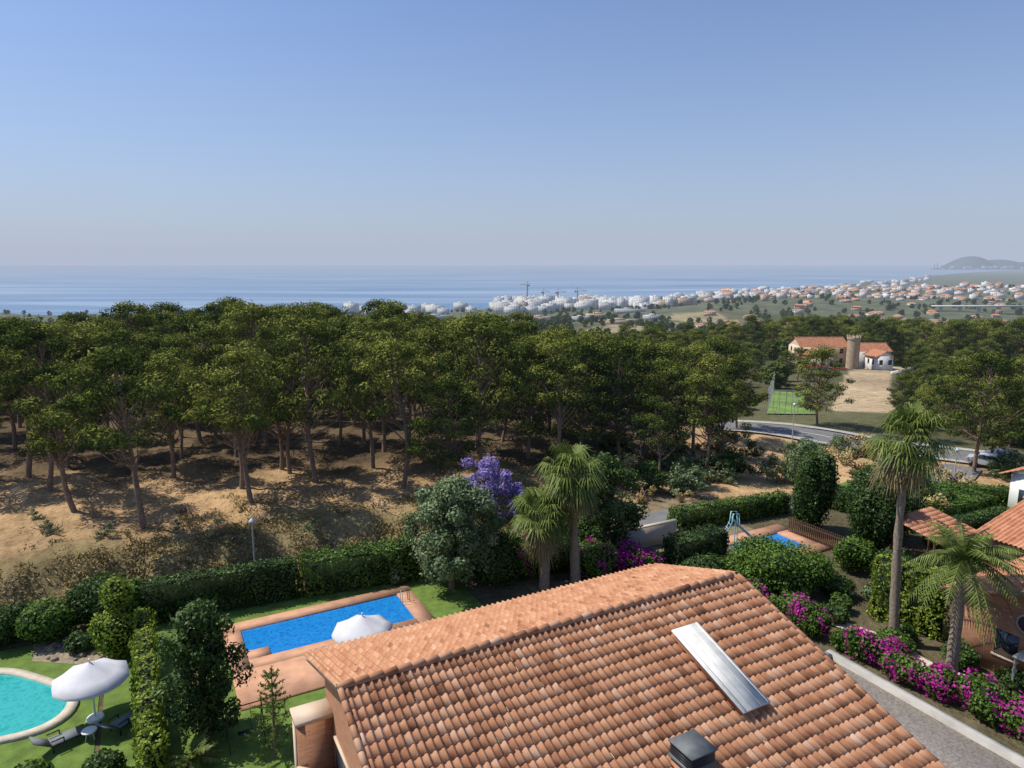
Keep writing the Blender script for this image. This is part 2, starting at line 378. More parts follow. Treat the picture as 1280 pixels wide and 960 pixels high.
# ------------------------------------------------------------------ bushes/hedges
def hedge(name,p0,p1,th,h,mat,z0=None,ls=.085,dens=110,wob=.06):
    p0=np.array(p0,float);p1=np.array(p1,float);L=np.linalg.norm(p1-p0);d=(p1-p0)/L;n=np.array([-d[1],d[0]])
    if z0 is None: z0=h1(*p0)
    mb=MB()
    def P(s,t,z): return np.array([p0[0]+d[0]*s+n[0]*t,p0[1]+d[1]*s+n[1]*t,z])
    i=.1; c=[]
    for z in (z0-.1,z0+h-i):
        for s,t in ((i,-th/2+i),(L-i,-th/2+i),(L-i,th/2-i),(i,th/2-i)): c.append(P(s,t,z))
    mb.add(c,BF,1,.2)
    faces=[(L*h*2,0),(L*th,1),(th*h*2,2)]
    for ar,k in faces:
        m=int(ar*dens)
        s=rng.uniform(0,L,m);t=rng.uniform(-th/2,th/2,m);z=rng.uniform(0,h,m)
        N=np.zeros((m,3))
        if k==0: sg=rng.choice([-1,1],m); t=sg*th/2; N[:,0]=n[0]*sg;N[:,1]=n[1]*sg
        elif k==1: z=np.full(m,h); N[:,2]=1
        else: sg=rng.choice([0,1],m); s=sg*L; N[:,0]=d[0]*(2*sg-1);N[:,1]=d[1]*(2*sg-1)
        wv=wob*(np.sin(s*2.3)+np.sin(s*5.1+z*3)+.8*np.sin(s*9+t*7))*.6+np.abs(rng.normal(0,.07,m))
        X=p0[0]+d[0]*s+n[0]*t; Y=p0[1]+d[1]*s+n[1]*t
        Pt=np.stack([X,Y,z0+z],1)+N*wv[:,None]
        pv=.5+.18*np.sin(s*1.9+z*2.2)+rng.normal(0,.18,m)
        leaves(mb,Pt,N,ls,.6,0,np.clip(pv,0,1),.55)
    return mb.obj(name,[mat,M_core])
def bush(name,x,y,rx,ry,h,mat,z0=None,ls=.09,dens=100,lobes=6,flower=None,ff=.3,seed=0,low=.35):
    if z0 is None: z0=h1(x,y)
    mb=MB(); rs=random.Random(int(x*100+y*10))
    L=[(0,0,.5,1.0)]
    for i in range(lobes):
        a=rs.uniform(0,6.28); L.append((math.cos(a)*.6,math.sin(a)*.6,rs.uniform(.35,.75),rs.uniform(.38,.62)))
    for (ax,ay,az_,s) in L:
        c=np.array([x+ax*rx,y+ay*ry,z0+az_*h]); r=np.array([rx*s*.85,ry*s*.85,h*.5*s if s==1.0 else h*.42*s*1.3])
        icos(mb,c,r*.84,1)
        area=4*math.pi*((r[0]*r[1]+r[0]*r[2]+r[1]*r[2])/3)
        m=int(area*dens); d=sph(m)
        P=c+d*r*(1+rng.normal(0,.11,m))[:,None]
        ok=P[:,2]>z0; P=P[ok];d=d[ok];m=len(P)
        pv=np.clip(.42+.2*rs.random()+rng.normal(0,.18,m)+.1*d[:,2],0,1)  # upward leaves get a paler tone, painted toplight
        if flower is not None:
            cl=np.sin(P[:,0]*4.1+P[:,2]*2.6)*np.sin(P[:,1]*3.7+1)+rng.normal(0,.4,m)
            q=np.quantile(cl,1-ff); fm=cl>q
            leaves(mb,P[~fm],d[~fm],ls,.6,0,pv[~fm],.6); leaves(mb,P[fm]+d[fm]*.08,d[fm],ls*.9,.8,2,pv[fm],.6)
        else: leaves(mb,P,d,ls,.6,0,pv,.6)
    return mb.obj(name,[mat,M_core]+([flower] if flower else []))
hedge('hedge',(-20.9,36.3),(-13.2,39.7),1.2,2.3,M_hedge_d)
hedge('hedge',(-12.9,40.1),(-6.2,42.6),2.0,2.2,M_hedge,wob=.14)
hedge('ivy_hedge',(-19.9,34.6),(-13.9,23.8),.75,1.7,M_yel,wob=.12)
for x,y,r,h,m in [(-27.2,34.2,1.3,1.9,M_hedge_d),(-25.0,34.6,1.4,2.2,M_hedge),(-23.2,36.6,1.7,2.6,M_hedge_d),(-30,34,1.5,2,M_hedge_d),(-21.8,36.2,1.2,2.4,M_hedge),(-22.6,33.5,.8,.9,M_hedge_d)]:
    bush('bush',x,y,r,r,h,m)
bush('golden_topiary',-20.4,32.8,1.0,1.0,2.4,M_yel,z0=0,lobes=3)
bush('golden_topiary',-20.6,33.6,.8,.8,1.7,M_yel,z0=2.2,lobes=2)
bush('bush',-16.2,24.4,.7,.7,.9,M_hedge_d); bush('bush',-18.9,24.0,.8,.8,.7,M_hedge)
bush('bush',-7.3,41.2,.6,.6,1.0,M_grey)
for x,y,r,h,m,fl,ff in [(-1.2,41.5,1.7,3.2,M_hedge_d,None,0),(.6,42.2,1.6,3.0,M_hedge,M_pink,.08),(-3.5,43.5,1.6,3.2,M_hedge_d,None,0),(2.6,43.2,1.6,2.6,M_hedge_d,None,0),(5.2,42.3,1.5,2.3,M_hedge,M_pink,.12),(7.6,43.4,1.3,1.8,M_hedge,M_pink,.65),(9.0,42.6,1.0,1.5,M_hedge,M_pink,.4),(4.8,44.6,1.6,2.8,M_hedge_d,None,0)]:
    bush('bougainvillea_bush' if fl else 'bush',x,y,r,r,h,m,flower=fl,ff=ff)
hedge('hedge',(12.3,50.3),(22.4,54.3),1.3,1.5,M_hedge,wob=.1)
hedge('hedge',(10.6,43.6),(14.6,46.0),1.6,1.8,M_hedge_d,wob=.14)
bush('clipped_bush',16.6,40.2,3.3,2.0,2.9,M_hedge,lobes=8,dens=120)
bush('bush',12.4,41.2,1.6,1.3,1.8,M_hedge_d)
bush('bush',22.6,43.0,1.3,1.1,2.2,M_hedge); bush('bush',24.3,41.3,1.5,1.2,2.0,M_hedge_d)
bush('column_tree',22.8,50.0,1.45,1.45,6.2,M_hedge_d,lobes=12)
bush('column_tree',25.0,45.2,1.9,1.7,5.9,M_hedge_d,lobes=14)
bush('column_tree',27.8,48.0,1.5,1.5,4.2,M_hedge_d,lobes=9)
hedge('ivy_hedge',(20.8,37.2),(23.3,34.6),.8,3.6,M_yel,wob=.14)
hedge('hedge',(27,55),(34,59.2),1.2,1.5,M_hedge_d)
hedge('hedge',(36,60),(45,57.5),1.6,1.5,M_hedge)
hedge('hedge',(32,53),(40,57),3.0,1.0,M_hedge)
hedge('hedge',(30,47),(38,50.5),1.0,1.6,M_hedge_d)
for i in range(17):
    t=i/16; p=np.array([13.9,38.6])*(1-t)+np.array([23.0,25.4])*t
    bush('bougainvillea_bush',p[0]+random.uniform(-.4,.4),p[1]+random.uniform(-.4,.4),random.uniform(.6,1.05),random.uniform(.6,1.05),random.uniform(1.0,1.9),M_hedge,flower=M_pink,ff=[.0,.35,.12,.03,.4,.1,.05,.3,.55,.3,.2,.5,.25,.15,.5,.35,.5][i],ls=.08,dens=120)
for x,y,r,h in [(18.2,36.5,.8,.9),(20,33.4,.9,1.1),(21,34.5,.7,.8),(19.2,37.6,.6,1.0),(22.5,32,.8,1.2),(23.6,29.6,.9,1.2),(24.8,28.3,1,1.3),(26,27,1,1.4),(17.6,40.8,.9,1.2),(19.8,39.6,1.1,1.2),(22,38.8,.9,1.0)]:
    bush('bush',x,y,r,r,h,random.choice([M_hedge,M_grey,M_hedge_d]))
shrub=[tree_mesh('shrub%d'%i,180+i,Ht=1.9,R=1.1,base=.1,nclump=16,cl=(.3,.5),nleaf=60,ls=.10,dome=.45,flat=.8,asp=.5,tr=.04,mats=[M_bark,[M_grey,M_hedge_d,M_dry][i]]) for i in range(3)]
scr=empty('scrubland'); c=0
while c<110:
    a=random.uniform(.06,.80);yy=random.uniform(54,80);x=a*yy
    A_=np.array([x]);B_=np.array([yy])
    if float(seg_d(A_,B_,RB)[0])<3.2 or float(seg_d(A_,B_,RA)[0])<6: continue
    if math.sin(x*.35)*math.sin(yy*.4+1)+random.uniform(-.6,.6)<0.0: continue
    inst('shrub',random.choice(shrub),x,yy,random.uniform(.4,1.5),scr); c+=1
for x,y,s in [(-31,44,.5),(-20,44.2,.6),(-8,45,.7),(-14,46,.5),(-34,47,.4),(-23,45,.4),(-27,43.5,.5)]: inst('shrub',shrub[random.choice([0,2])],x,y,s,scr)
mb=MB(); n=120000
u=rng.uniform(-42,34,n);w=43.4+13*rng.random(n)**1.4
X=E1[0]*u+E2[0]*w;Y=E1[1]*u+E2[1]*w
nzz=np.sin(X*.9)*np.sin(Y*1.3)+np.sin(X*.33+2)*.7+.5*np.sin(X*2.7+Y*1.9)+rng.normal(0,.5,n); ok=(nzz+(49-w)*.22>.1)&(Y>30)&(seg_d(X,Y,RB)>2.4)&((X<8)|(w>50));X=X[ok];Y=Y[ok]
P=np.stack([X,Y,H(X,Y)+.10],1); leaves(mb,P,np.tile([1,0,0.],(len(P),1)),.14,.28,0,np.clip(rng.normal(.45,.25,len(P))+.2*np.sin(X*1.1),0,1),.9)
mb.obj('dry_grass',[M_dry])
for (x,y) in [(-31.5,44.6),(-17.7,46.6),(-27.6,45.2),(-24,48.5),(-14,52),(-10,50)]:
    mb=MB()
    for i in range(16):
        a=random.uniform(0,6.28); l=random.uniform(.4,1.3); p=np.array([random.uniform(-.5,.5),random.uniform(-.3,.3),.05])
        tube(mb,[p,p+np.array([math.cos(a)*l*.5,math.sin(a)*l*.5,random.uniform(.1,.5)]),p+np.array([math.cos(a+.3)*l,math.sin(a+.3)*l,random.uniform(.05,.7)])],[.05,.03,.01],4)
    mb.obj('fallen_branch',[M_b2],loc=(x,y,h1(x,y)))

def named_tree(name,x,y,**k):
    me=tree_mesh(name,k.pop('seed'),**k); return inst(name,me,x,y,1,z=0)
named_tree('broadleaf_tree',-3.75,40.5,seed=5,Ht=6.7,R=2.45,base=.18,nclump=110,cl=(.55,.85),nleaf=230,ls=.10,flat=.9,asp=.6,mats=[M_b2,M_grey],lean=.1,dome=.55)
named_tree('jacaranda_tree',-1.6,46.3,seed=6,Ht=6.9,R=2.0,base=.5,nclump=34,cl=(.35,.6),nleaf=110,ls=.10,flat=.8,asp=.7,mats=[M_b2,M_purple],lean=.2,dome=.7)
named_tree('jacaranda_tree',-.2,46.2,seed=8,Ht=5.0,R=1.3,base=.5,nclump=12,cl=(.3,.45),nleaf=100,ls=.10,flat=.8,asp=.7,mats=[M_b2,M_purple],lean=.2,dome=.7)
named_tree('dark_leaf_tree',6.3,45,seed=7,Ht=7.2,R=2.1,base=.12,nclump=80,cl=(.5,.85),nleaf=170,ls=.11,flat=.9,asp=.6,mats=[M_b2,M_hedge_d],lean=.2,dome=.55)
named_tree('garden_tree',-13.2,26.9,seed=33,Ht=5.9,R=1.35,base=.08,nclump=95,cl=(.32,.6),nleaf=150,ls=.09,flat=1.2,asp=.5,mats=[M_b2,M_hedge_d],lean=.03,dome=.42)
named_tree('garden_tree',27,60.5,seed=12,Ht=4.2,R=1.6,base=.3,nclump=30,cl=(.4,.7),nleaf=90,ls=.13,flat=.9,asp=.5,mats=[M_b2,M_grey],lean=.2,dome=.55)
named_tree('garden_tree',30.5,51,seed=14,Ht=4.4,R=1.7,base=.2,nclump=44,cl=(.4,.8),nleaf=100,ls=.12,flat=.9,asp=.5,mats=[M_b2,M_hedge_d],lean=.2,dome=.5)

# ------------------------------------------------------------------ palms
def fan_palm(x,y,Ht,R=1.6,nf=42,z0=0,tr=.2,skirt=.5,seed=1):
    rs=np.random.default_rng(seed); root=empty('fan_palm',(x,y,z0))
    mb=MB(); t=np.linspace(0,1,14)
    tube(mb,np.stack([.25*np.sin(t*2+seed),.15*np.sin(t*3),t*Ht],1),tr*(1.35-.6*t)+.03*np.sin(np.arange(14)*3.),9,0)
    mb.obj('trunk',[M_ptrunk],root,smooth=True)
    top=np.array([.25*math.sin(2+seed),.15*math.sin(3),Ht])
    mb=MB()
    def frond(el,az,Lp,Rf,mi,a):
        d=np.array([math.cos(el)*math.cos(az),math.cos(el)*math.sin(az),math.sin(el)])
        s=np.array([-math.sin(az),math.cos(az),0]); c=top+d*Lp+np.array([0,0,-.12*Lp])
        tube(mb,[top-np.array([0,0,.2]),top+d*Lp*.5,c],[.03,.022,.015],3,mi,.6)
        up=np.cross(s,d)
        nb=21
        for k in range(nb):
            an=(k/(nb-1)-.5)*math.radians(250)
            dd=d*math.cos(an)+s*math.sin(an); l=Rf*(1-.25*abs(an)/2.2)*rs.uniform(.8,1.15)
            p1=c+dd*l*.5; p2=c+dd*l+np.array([0,0,-l*(.35+.55*rs.random())])-up*.05
            sd=np.cross(dd,up); wd=.042
            mb.add([c,p1-sd*wd,p2,p1+sd*wd],[[0,1,2,3]],mi,float(min(1,max(0,a+rs.normal(0,.2)))))
    for i in range(nf):
        el=math.radians(rs.uniform(-40,80)); az=rs.uniform(0,6.28)
        frond(el,az,R*.75*rs.uniform(.75,1.1),R*.68,0,.5)
    for i in range(int(nf*skirt)):
        el=math.radians(rs.uniform(-87,-45)); az=rs.uniform(0,6.28); frond(el,az,R*.6*rs.uniform(.7,1.6),R*.65,1,.5)
    mb.obj('crown',[M_palm,M_dead],root)
    return root
def feather_palm(x,y,Ht,R=2.8,nf=38,z0=0,tr=.24,seed=1,name='feather_palm',droop=1.0):
    rs=np.random.default_rng(seed); root=empty(name,(x,y,z0))
    mb=MB(); t=np.linspace(0,1,12)
    tube(mb,np.stack([0*t,0*t,t*Ht],1),tr*(1.2-.35*t)+.02*np.sin(np.arange(12)*2.6),9,0); mb.obj('trunk',[M_ptrunk],root,smooth=True)
    mb=MB(); top=np.array([0,0,Ht])
    for i in range(nf):
        az=rs.uniform(0,6.28); el=math.radians(rs.uniform(-10,80)); L=R*rs.uniform(.8,1.1)
        n=28; s=np.linspace(0,1,n)
        hx=L*s*math.cos(el)+L*.25*s**2*math.sin(el); hz=L*s*math.sin(el)-droop*L*.75*s**2*(1.1-.5*math.sin(el))
        P=np.stack([hx*math.cos(az),hx*math.sin(az),hz],1)+top
        tube(mb,P[::3],.02,3,0,.7)
        sd=np.array([-math.sin(az),math.cos(az),0]); T=np.gradient(P,axis=0); T/=np.linalg.norm(T,axis=1)[:,None]
        for k in range(2,n):
            ll=.6*R/2.8*math.sin(math.pi*min(.98,(s[k]*.85+.12)))
            for sg in (-1,1):
                e=P[k]+sd*sg*ll*.8+T[k]*ll*.45+np.array([0,0,-ll*rs.uniform(.25,.7)])
                q=T[k]*.04
                mb.add([P[k]-q,P[k]+q,e],[[0,1,2]],0,float(np.clip(.5+rs.normal(0,.2),0,1)))
    mb.obj('crown',[M_palm],root); return root
fan_palm(1.8,40.5,5.0,1.75,46,seed=1,skirt=.9,tr=.26)
fan_palm(3.8,41.0,7.6,1.9,50,seed=2,skirt=1.1,tr=.26)
fan_palm(20.3,34.0,11.4,1.75,44,seed=3,skirt=.5,tr=.2)
feather_palm(21.5,31.0,6.2,2.9,50,seed=4)
feather_palm(-12.9,24.9,.35,1.3,26,seed=5,tr=.15,name='small_palm',droop=.7)
feather_palm(17.2,38.0,.5,1.1,18,seed=6,tr=.12,name='small_palm',droop=.7)
root=empty('norfolk_pine',(-9.7,25.4,0)); mb=MB(); tube(mb,[(0,0,0),(0,0,2),(.05,0,4.1)],[.07,.045,.015],6,0); mb.obj('trunk',[M_b2],root)
mb=MB()
for i in range(8):
    z=.5+i*.46; L=1.25*(1-i/9.5)
    for k in range(6):
        a=k*1.047+i*.4; n=22; s=np.linspace(.1,1,n)
        P=np.stack([s*L*math.cos(a),s*L*math.sin(a),z+.35*s*s*L],1)
        tube(mb,P[::6],.02,3,0,.4); Pn=np.repeat(P,3,0)+rng.normal(0,.035,(n*3,3)); leaves(mb,Pn,rng.normal(0,1,(n*3,3)),.055,.35,0,rng.uniform(.2,.8,n*3))
mb.obj('branches',[M_palm],root)

# ------------------------------------------------------------------ lawns, decks, pools
M_lawn=simple('lawn_grass',(.13,.20,.035),.9,.3,1.6,.6,bscale=30,detail=9)
M_deck=simple('terracotta_paving',(.50,.27,.165),.8,.18,1.5,.15,bscale=6,detail=8)
M_stone=simple('pale_stone',(.55,.48,.37),.8,.12,3,.2)
M_conc=simple('concrete',(.38,.36,.33),.9,.2,1.2,.2,detail=9)
M_white=simple('white_paint',(.80,.79,.76),.6,.03,2)
M_canvas=simple('umbrella_canvas',(.60,.59,.60),.8,.06,2)
M_dark=simple('dark_metal',(.035,.037,.04),.4,.1,5,metal=.3)
M_asph=simple('asphalt',(.17,.165,.16),.9,.15,1.0,.2,DD)
def water(name,c1,c2,sc):
    m,nt=new_mat(name); N=nt.nodes;L=nt.links
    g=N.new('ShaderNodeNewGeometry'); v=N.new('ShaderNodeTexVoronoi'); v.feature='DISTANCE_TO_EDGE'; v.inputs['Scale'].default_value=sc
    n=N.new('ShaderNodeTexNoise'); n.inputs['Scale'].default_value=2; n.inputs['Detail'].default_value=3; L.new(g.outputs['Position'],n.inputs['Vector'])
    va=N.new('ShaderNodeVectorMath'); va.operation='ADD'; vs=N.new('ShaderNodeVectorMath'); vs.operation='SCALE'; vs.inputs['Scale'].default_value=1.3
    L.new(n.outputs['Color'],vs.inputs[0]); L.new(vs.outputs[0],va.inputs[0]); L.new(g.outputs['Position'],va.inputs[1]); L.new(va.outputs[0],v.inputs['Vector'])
    r=N.new('ShaderNodeValToRGB'); r.color_ramp.elements[0].position=0; r.color_ramp.elements[0].color=c2+(1,); r.color_ramp.elements[1].position=.3; r.color_ramp.elements[1].color=c1+(1,)  # paler cell edges: caustic light painted into the water colour
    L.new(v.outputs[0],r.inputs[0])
    b=N.new('ShaderNodeBsdfPrincipled'); b.inputs['Roughness'].default_value=.06; b.inputs['Specular IOR Level'].default_value=.5; L.new(r.outputs[0],b.inputs['Base Color'])
    bp=N.new('ShaderNodeBump'); bp.inputs['Strength'].default_value=.35; bp.inputs['Distance'].default_value=.06; L.new(n.outputs[0],bp.inputs['Height']); L.new(bp.outputs[0],b.inputs['Normal'])
    haze_out(nt,b.outputs[0],None); return m
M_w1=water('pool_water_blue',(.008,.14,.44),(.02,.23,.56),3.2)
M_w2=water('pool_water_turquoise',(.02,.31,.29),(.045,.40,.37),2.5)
def sheet(name,pts,z,mat,parent=None):
    me=bpy.data.meshes.new(name); me.from_pydata([(p[0],p[1],z) for p in pts],[],[list(range(len(pts)))]); me.materials.append(mat)
    me.update()
    if me.polygons[0].normal.z<0: me.flip_normals()
    o=bpy.data.objects.new(name,me); COL.objects.link(o); o.parent=parent; return o
def WR(u0,u1,w0,w1): return [tuple(W(u,w)[:2]) for u,w in ((u0,w0),(u1,w0),(u1,w1),(u0,w1))]
pu0,pu1,pw0,pw1=3.4,12.4,34.85,38.2
sheet('lawn',WR(-3,16.5,20,41.2),.008,M_lawn)
root=empty('swimming_pool'); sheet('water',WR(pu0,pu1,pw0,pw1),.03,M_w1,root)
mb=MB(); box(mb,pu0-.9,pu1+.95,pw1,pw1+.9,-.1,.12); box(mb,pu1,pu1+.95,pw0-.9,pw1,-.1,.12); box(mb,pu0-.9,pu0,pw0-.9,pw1,-.1,.12); box(mb,pu0,pu1,pw0-.9,pw0,-.1,.12)
box(mb,pu0-.9,pu1+.5,pw0-4.0,pw0-.9,-.1,.118); box(mb,pu0,pu0+1.1,pw0,pw0+.9,-.1,.119)
mb.obj('terracotta_deck',[M_deck],root)
mb=MB()
for s in (0,.35): tube(mb,[W(pu1-.15,36.8+s,.1),W(pu1-.1,36.8+s,.8),W(pu1+.3,36.8+s,.8),W(pu1+.35,36.8+s,.12)],.025,5)
mb.obj('handrail',[M_conc],root)
root=empty('kidney_pool')
def blobp(cx,cy,rx,ry,k=1.0,n=48):
    return [(cx+rx*math.cos(a)*(1+.12*math.cos(2*a+.6)),cy+ry*math.sin(a)*(1+.10*math.cos(3*a))) for a in np.linspace(0,2*math.pi,n,endpoint=False)]
sheet('lawn',WR(-16,-3.2,18,42),.008,M_lawn)
sheet('water',blobp(-24.6,28.4,3.9,2.7),.05,M_w2,root)
mb=MB(); a=np.array(blobp(-24.6,28.4,3.9,2.7)); b=np.array(blobp(-24.6,28.4,4.35,3.15)); n=len(a)
V=np.concatenate([np.c_[a,np.full(n,.03)],np.c_[a,np.full(n,.13)],np.c_[b,np.full(n,.13)],np.c_[b,np.full(n,0)]]); j=np.arange(n);j2=(j+1)%n
F=np.concatenate([np.stack([j+k*n,j2+k*n,j2+(k+1)*n,j+(k+1)*n],1) for k in range(3)]); mb.add(V,F); mb.obj('stone_coping',[M_stone],root)
sheet('gravel_bed',[(-24.5,32.4),(-20.9,32.0),(-20.7,33.6),(-23.4,35.2),(-25.5,34)],.02,simple('gravel',(.30,.24,.16),.95,.4,6,.5))
mb=MB()
for i in range(26):
    x=random.uniform(-25,-21);y=random.uniform(32.2,34); r=random.uniform(.1,.26); icos(mb,(x,y,.06),(r,r*.8,r*.6),0,.5,7,4)
mb.obj('garden_rocks',[simple('brown_rock',(.27,.21,.15),.9,.3,4,.4)])
c=np.array([18.3,46.9]); cu=float(c@E1[:2]);cw=float(c@E2[:2])
root=empty('swimming_pool'); sheet('water',WR(cu-2.6,cu+2.6,cw-1.4,cw+1.4),.03,M_w1,root)
mb=MB(); box(mb,cu-3.8,cu+4,cw+1.4,cw+2.6,-.1,.12); box(mb,cu-3.8,cu+4,cw-2.4,cw-1.4,-.1,.12); box(mb,cu-3.8,cu-2.6,cw-1.4,cw+1.4,-.1,.12); box(mb,cu+2.6,cu+4,cw-1.4,cw+1.4,-.1,.12)
mb.obj('terracotta_deck',[M_deck],root)
sheet('garden_bed',WR(20,40,30,46),.006,simple('garden_soil',(.20,.15,.085),.9,.35,1.5,.4))
sheet('lawn',WR(50,62,26,40),.012,M_lawn)
M_slide=simple('slide_plastic',(.30,.55,.60),.35,.05,2)
sx,sy=15.6,46.6; root=empty('pool_slide',(sx,sy,.1)); mb=MB()
t=np.linspace(0,1,16); P=np.stack([2.1*t,-.5*np.sin(t*2.2),1.75*(1-t)**1.15+.25],1)
L_=[P+np.array([0,d,z]) for d,z in [(-.32,.22),(-.24,.0),(.24,.0),(.32,.22)]]
V=np.concatenate(L_); j=np.arange(15)
F=np.concatenate([np.stack([j+k*16,j+1+k*16,j+1+(k+1)*16,j+(k+1)*16],1) for k in range(3)]); mb.add(V,F); mb.obj('chute',[M_slide],root)
mb=MB()
for d in (-.25,.25): 
    tube(mb,[(-.9,d,0),(-.1,d,1.9),(-.05,d,2.6),(.35,d,2.6),(.45,d,1.8)],.04,5); tube(mb,[(.3,d,0),(.3,d,1.8)],.035,5)
for i in range(6): tube(mb,[(-.9+i*.14,-.25,.3+i*.3),(-.9+i*.14,.25,.3+i*.3)],.03,4)
mb.obj('ladder',[M_slide],root)

def umbrella(x,y,h,R,rz=0,tilt=0):
    root=empty('garden_umbrella',(x,y,0),rz); mb=MB(); n=8
    dr=.46*R
    prof=[(.02,h),(R*.35,h-dr*.37),(R*.7,h-dr*.71),(R,h-dr),(R*1.005,h-dr-.15)]
    V=[];F=[]
    for r,z in prof:
        for k in range(n*2):
            a=math.pi*k/n; rr=r*(1 if k%2==0 else .945); V.append((rr*math.cos(a),rr*math.sin(a),z-(0 if k%2==0 else .07*r/R)))
    m=n*2
    for i in range(4):
        for k in range(m): F.append([i*m+k,i*m+(k+1)%m,(i+1)*m+(k+1)%m,(i+1)*m+k])
    mb.add(V,F); mb.obj('canopy',[M_canvas],root)
    mb=MB(); tube(mb,[(0,0,0),(0,0,h+.15)],.035,8,cap=True); tube(mb,[(0,0,0),(0,0,.1)],[.38,.34],12,cap=True)
    for k in range(n):
        a=2*math.pi*k/n; tube(mb,[(0,0,h-.06),(R*.98*math.cos(a),R*.98*math.sin(a),h-dr-.05)],.015,4)
    mb.obj('pole',[M_white],root)
umbrella(-18.6,27.9,2.75,1.55,.2)
umbrella(-7.4,31.7,2.9,1.5,.4)
M_sling=simple('grey_sling',(.18,.19,.19),.7,.1,4)
def lounger(x,y,rz):
    root=empty('sun_lounger',(x,y,.01),rz); mb=MB()
    box(mb,-.33,.33,-.95,.35,.33,.37,0,fr=False); box(mb,-.33,.33,-.95,-.90,.28,.33,1,fr=False)
    for sx_ in (-.35,.31): box(mb,sx_,sx_+.04,-1.0,.4,.29,.33,1,fr=False)
    for sx_ in (-.35,.31):
        for yy in (-.85,.3): box(mb,sx_,sx_+.04,yy,yy+.05,0,.29,1,fr=False)
    V=[(-.33,.35,.35),(.33,.35,.35),(.33,.95,.80),(-.33,.95,.80),(-.33,.38,.31),(.33,.38,.31),(.33,.98,.76),(-.33,.98,.76)]; mb.add(V,BF,0)
    for sx_ in (-.35,.31): box(mb,sx_,sx_+.04,-.1,.38,.52,.56,1,fr=False); box(mb,sx_,sx_+.04,-.1,-.06,.33,.52,1,fr=False)
    mb.obj('frame',[M_sling,M_dark],root)
lounger(-19.0,26.1,2.4); lounger(-17.0,27.2,2.7)
root=empty('side_table',(-18.0,26.5,0)); mb=MB(); tube(mb,[(0,0,.42),(0,0,.46)],.3,12,cap=True)
for k in range(3): tube(mb,[(.2*math.cos(k*2.1),.2*math.sin(k*2.1),0),(.1*math.cos(k*2.1),.1*math.sin(k*2.1),.42)],.02,4)
mb.obj('top',[M_white],root)
root=empty('garden_swing',(-11.3,26.4,0),.5); mb=MB()
for xx in (-.7,.7):
    tube(mb,[(xx,-.6,0),(xx,0,1.7)],.025,5);tube(mb,[(xx,.6,0),(xx,0,1.7)],.025,5)
tube(mb,[(-.7,0,1.7),(.7,0,1.7)],.025,5)
for xx in (-.25,.25): tube(mb,[(xx,0,1.7),(xx,0,.45)],.008,4)
box(mb,-.3,.3,-.12,.12,.42,.45,fr=False); mb.obj('frame',[M_dark],root)
M_lamp=simple('lamp_metal',(.55,.56,.56),.4,.05,3,metal=.3)
def lamp(x,y,h):
    root=empty('street_lamp',(x,y,h1(x,y))); mb=MB(); tube(mb,[(0,0,0),(0,0,h*.5),(0,0,h)],[.07,.055,.045],8)
    tube(mb,[(0,0,h),(0,0,h+.08),(0,0,h+.2),(0,0,h+.32)],[.07,.23,.18,.04],10,cap=True); mb.obj('post',[M_lamp],root,smooth=False)
lamp(-16.4,41.5,3.8); lamp(41.5,62.5,4.0); lamp(14,73,4); lamp(35,84,4.5)

# ------------------------------------------------------------------ roads
def ribbon(name,pts,wd,mat,dz=.06,z=None,step=1.5,off=0):
    pts=np.array(pts,float); q=[]
    P=np.concatenate([[2*pts[0]-pts[1]],pts,[2*pts[-1]-pts[-2]]])
    for i in range(1,len(P)-2):
        for t in np.linspace(0,1,8,endpoint=False):
            q.append(.5*((2*P[i])+(-P[i-1]+P[i+1])*t+(2*P[i-1]-5*P[i]+4*P[i+1]-P[i+2])*t*t+(-P[i-1]+3*P[i]-3*P[i+1]+P[i+2])*t**3))
    q.append(pts[-1]); q=np.array(q); T=np.gradient(q,axis=0); T/=np.linalg.norm(T,axis=1)[:,None]; n=np.stack([-T[:,1],T[:,0]],1)
    a=q+n*(off+wd/2);b=q+n*(off-wd/2); zc=H(q[:,0],q[:,1])+dz
    za=np.maximum(H(a[:,0],a[:,1])+dz,zc-.1);zb=np.maximum(H(b[:,0],b[:,1])+dz,zc-.1)
    mb=MB(); k=len(q); V=np.concatenate([np.c_[a,za],np.c_[b,zb]]); j=np.arange(k-1); mb.add(V,np.stack([j,j+k,j+k+1,j+1],1)); return mb.obj(name,[mat])
M_line=simple('road_paint',(.75,.75,.72),.7,.05,2)
ribbon('road',RA,6.5,M_asph,.10); ribbon('lane',RB,3.6,M_asph,.13)
ribbon('pavement',RA,1.2,M_conc,.2,off=-4); ribbon('pavement',RA,1.2,M_conc,.2,off=4)
ribbon('road_marking',RA,.15,M_line,.12)
ribbon('pavement',RB[:4],.5,M_conc,.22,off=-2.1)
M_wall=simple('rendered_wall',(.50,.42,.33),.9,.12,1.5,.2)
def wallseg(name,p0,p1,h,th,mat,cap=None):
    p0=np.array(p0);p1=np.array(p1);d=(p1-p0)/np.linalg.norm(p1-p0);n=np.array([-d[1],d[0]])*th/2
    z0=min(h1(*p0),h1(*p1)); mb=MB(); c=[]
    for z in (z0-.5,z0+h):
        for q in (p0-n,p1-n,p1+n,p0+n): c.append([q[0],q[1],z])
    mb.add(c,BF)
    if cap:
        c=[]
        for z in (z0+h,z0+h+.08):
            for q in (p0-n*1.3,p1-n*1.3,p1+n*1.3,p0+n*1.3): c.append([q[0],q[1],z])
        mb.add(c,BF,1)
    return mb.obj(name,[mat]+([cap] if cap else []))
wallseg('garden_wall',(6.8,45.6),(12.0,48.2),1.5,.25,M_wall,M_stone)
wallseg('garden_wall',(24,56),(36,60.5),1.2,.25,M_wall,M_stone)
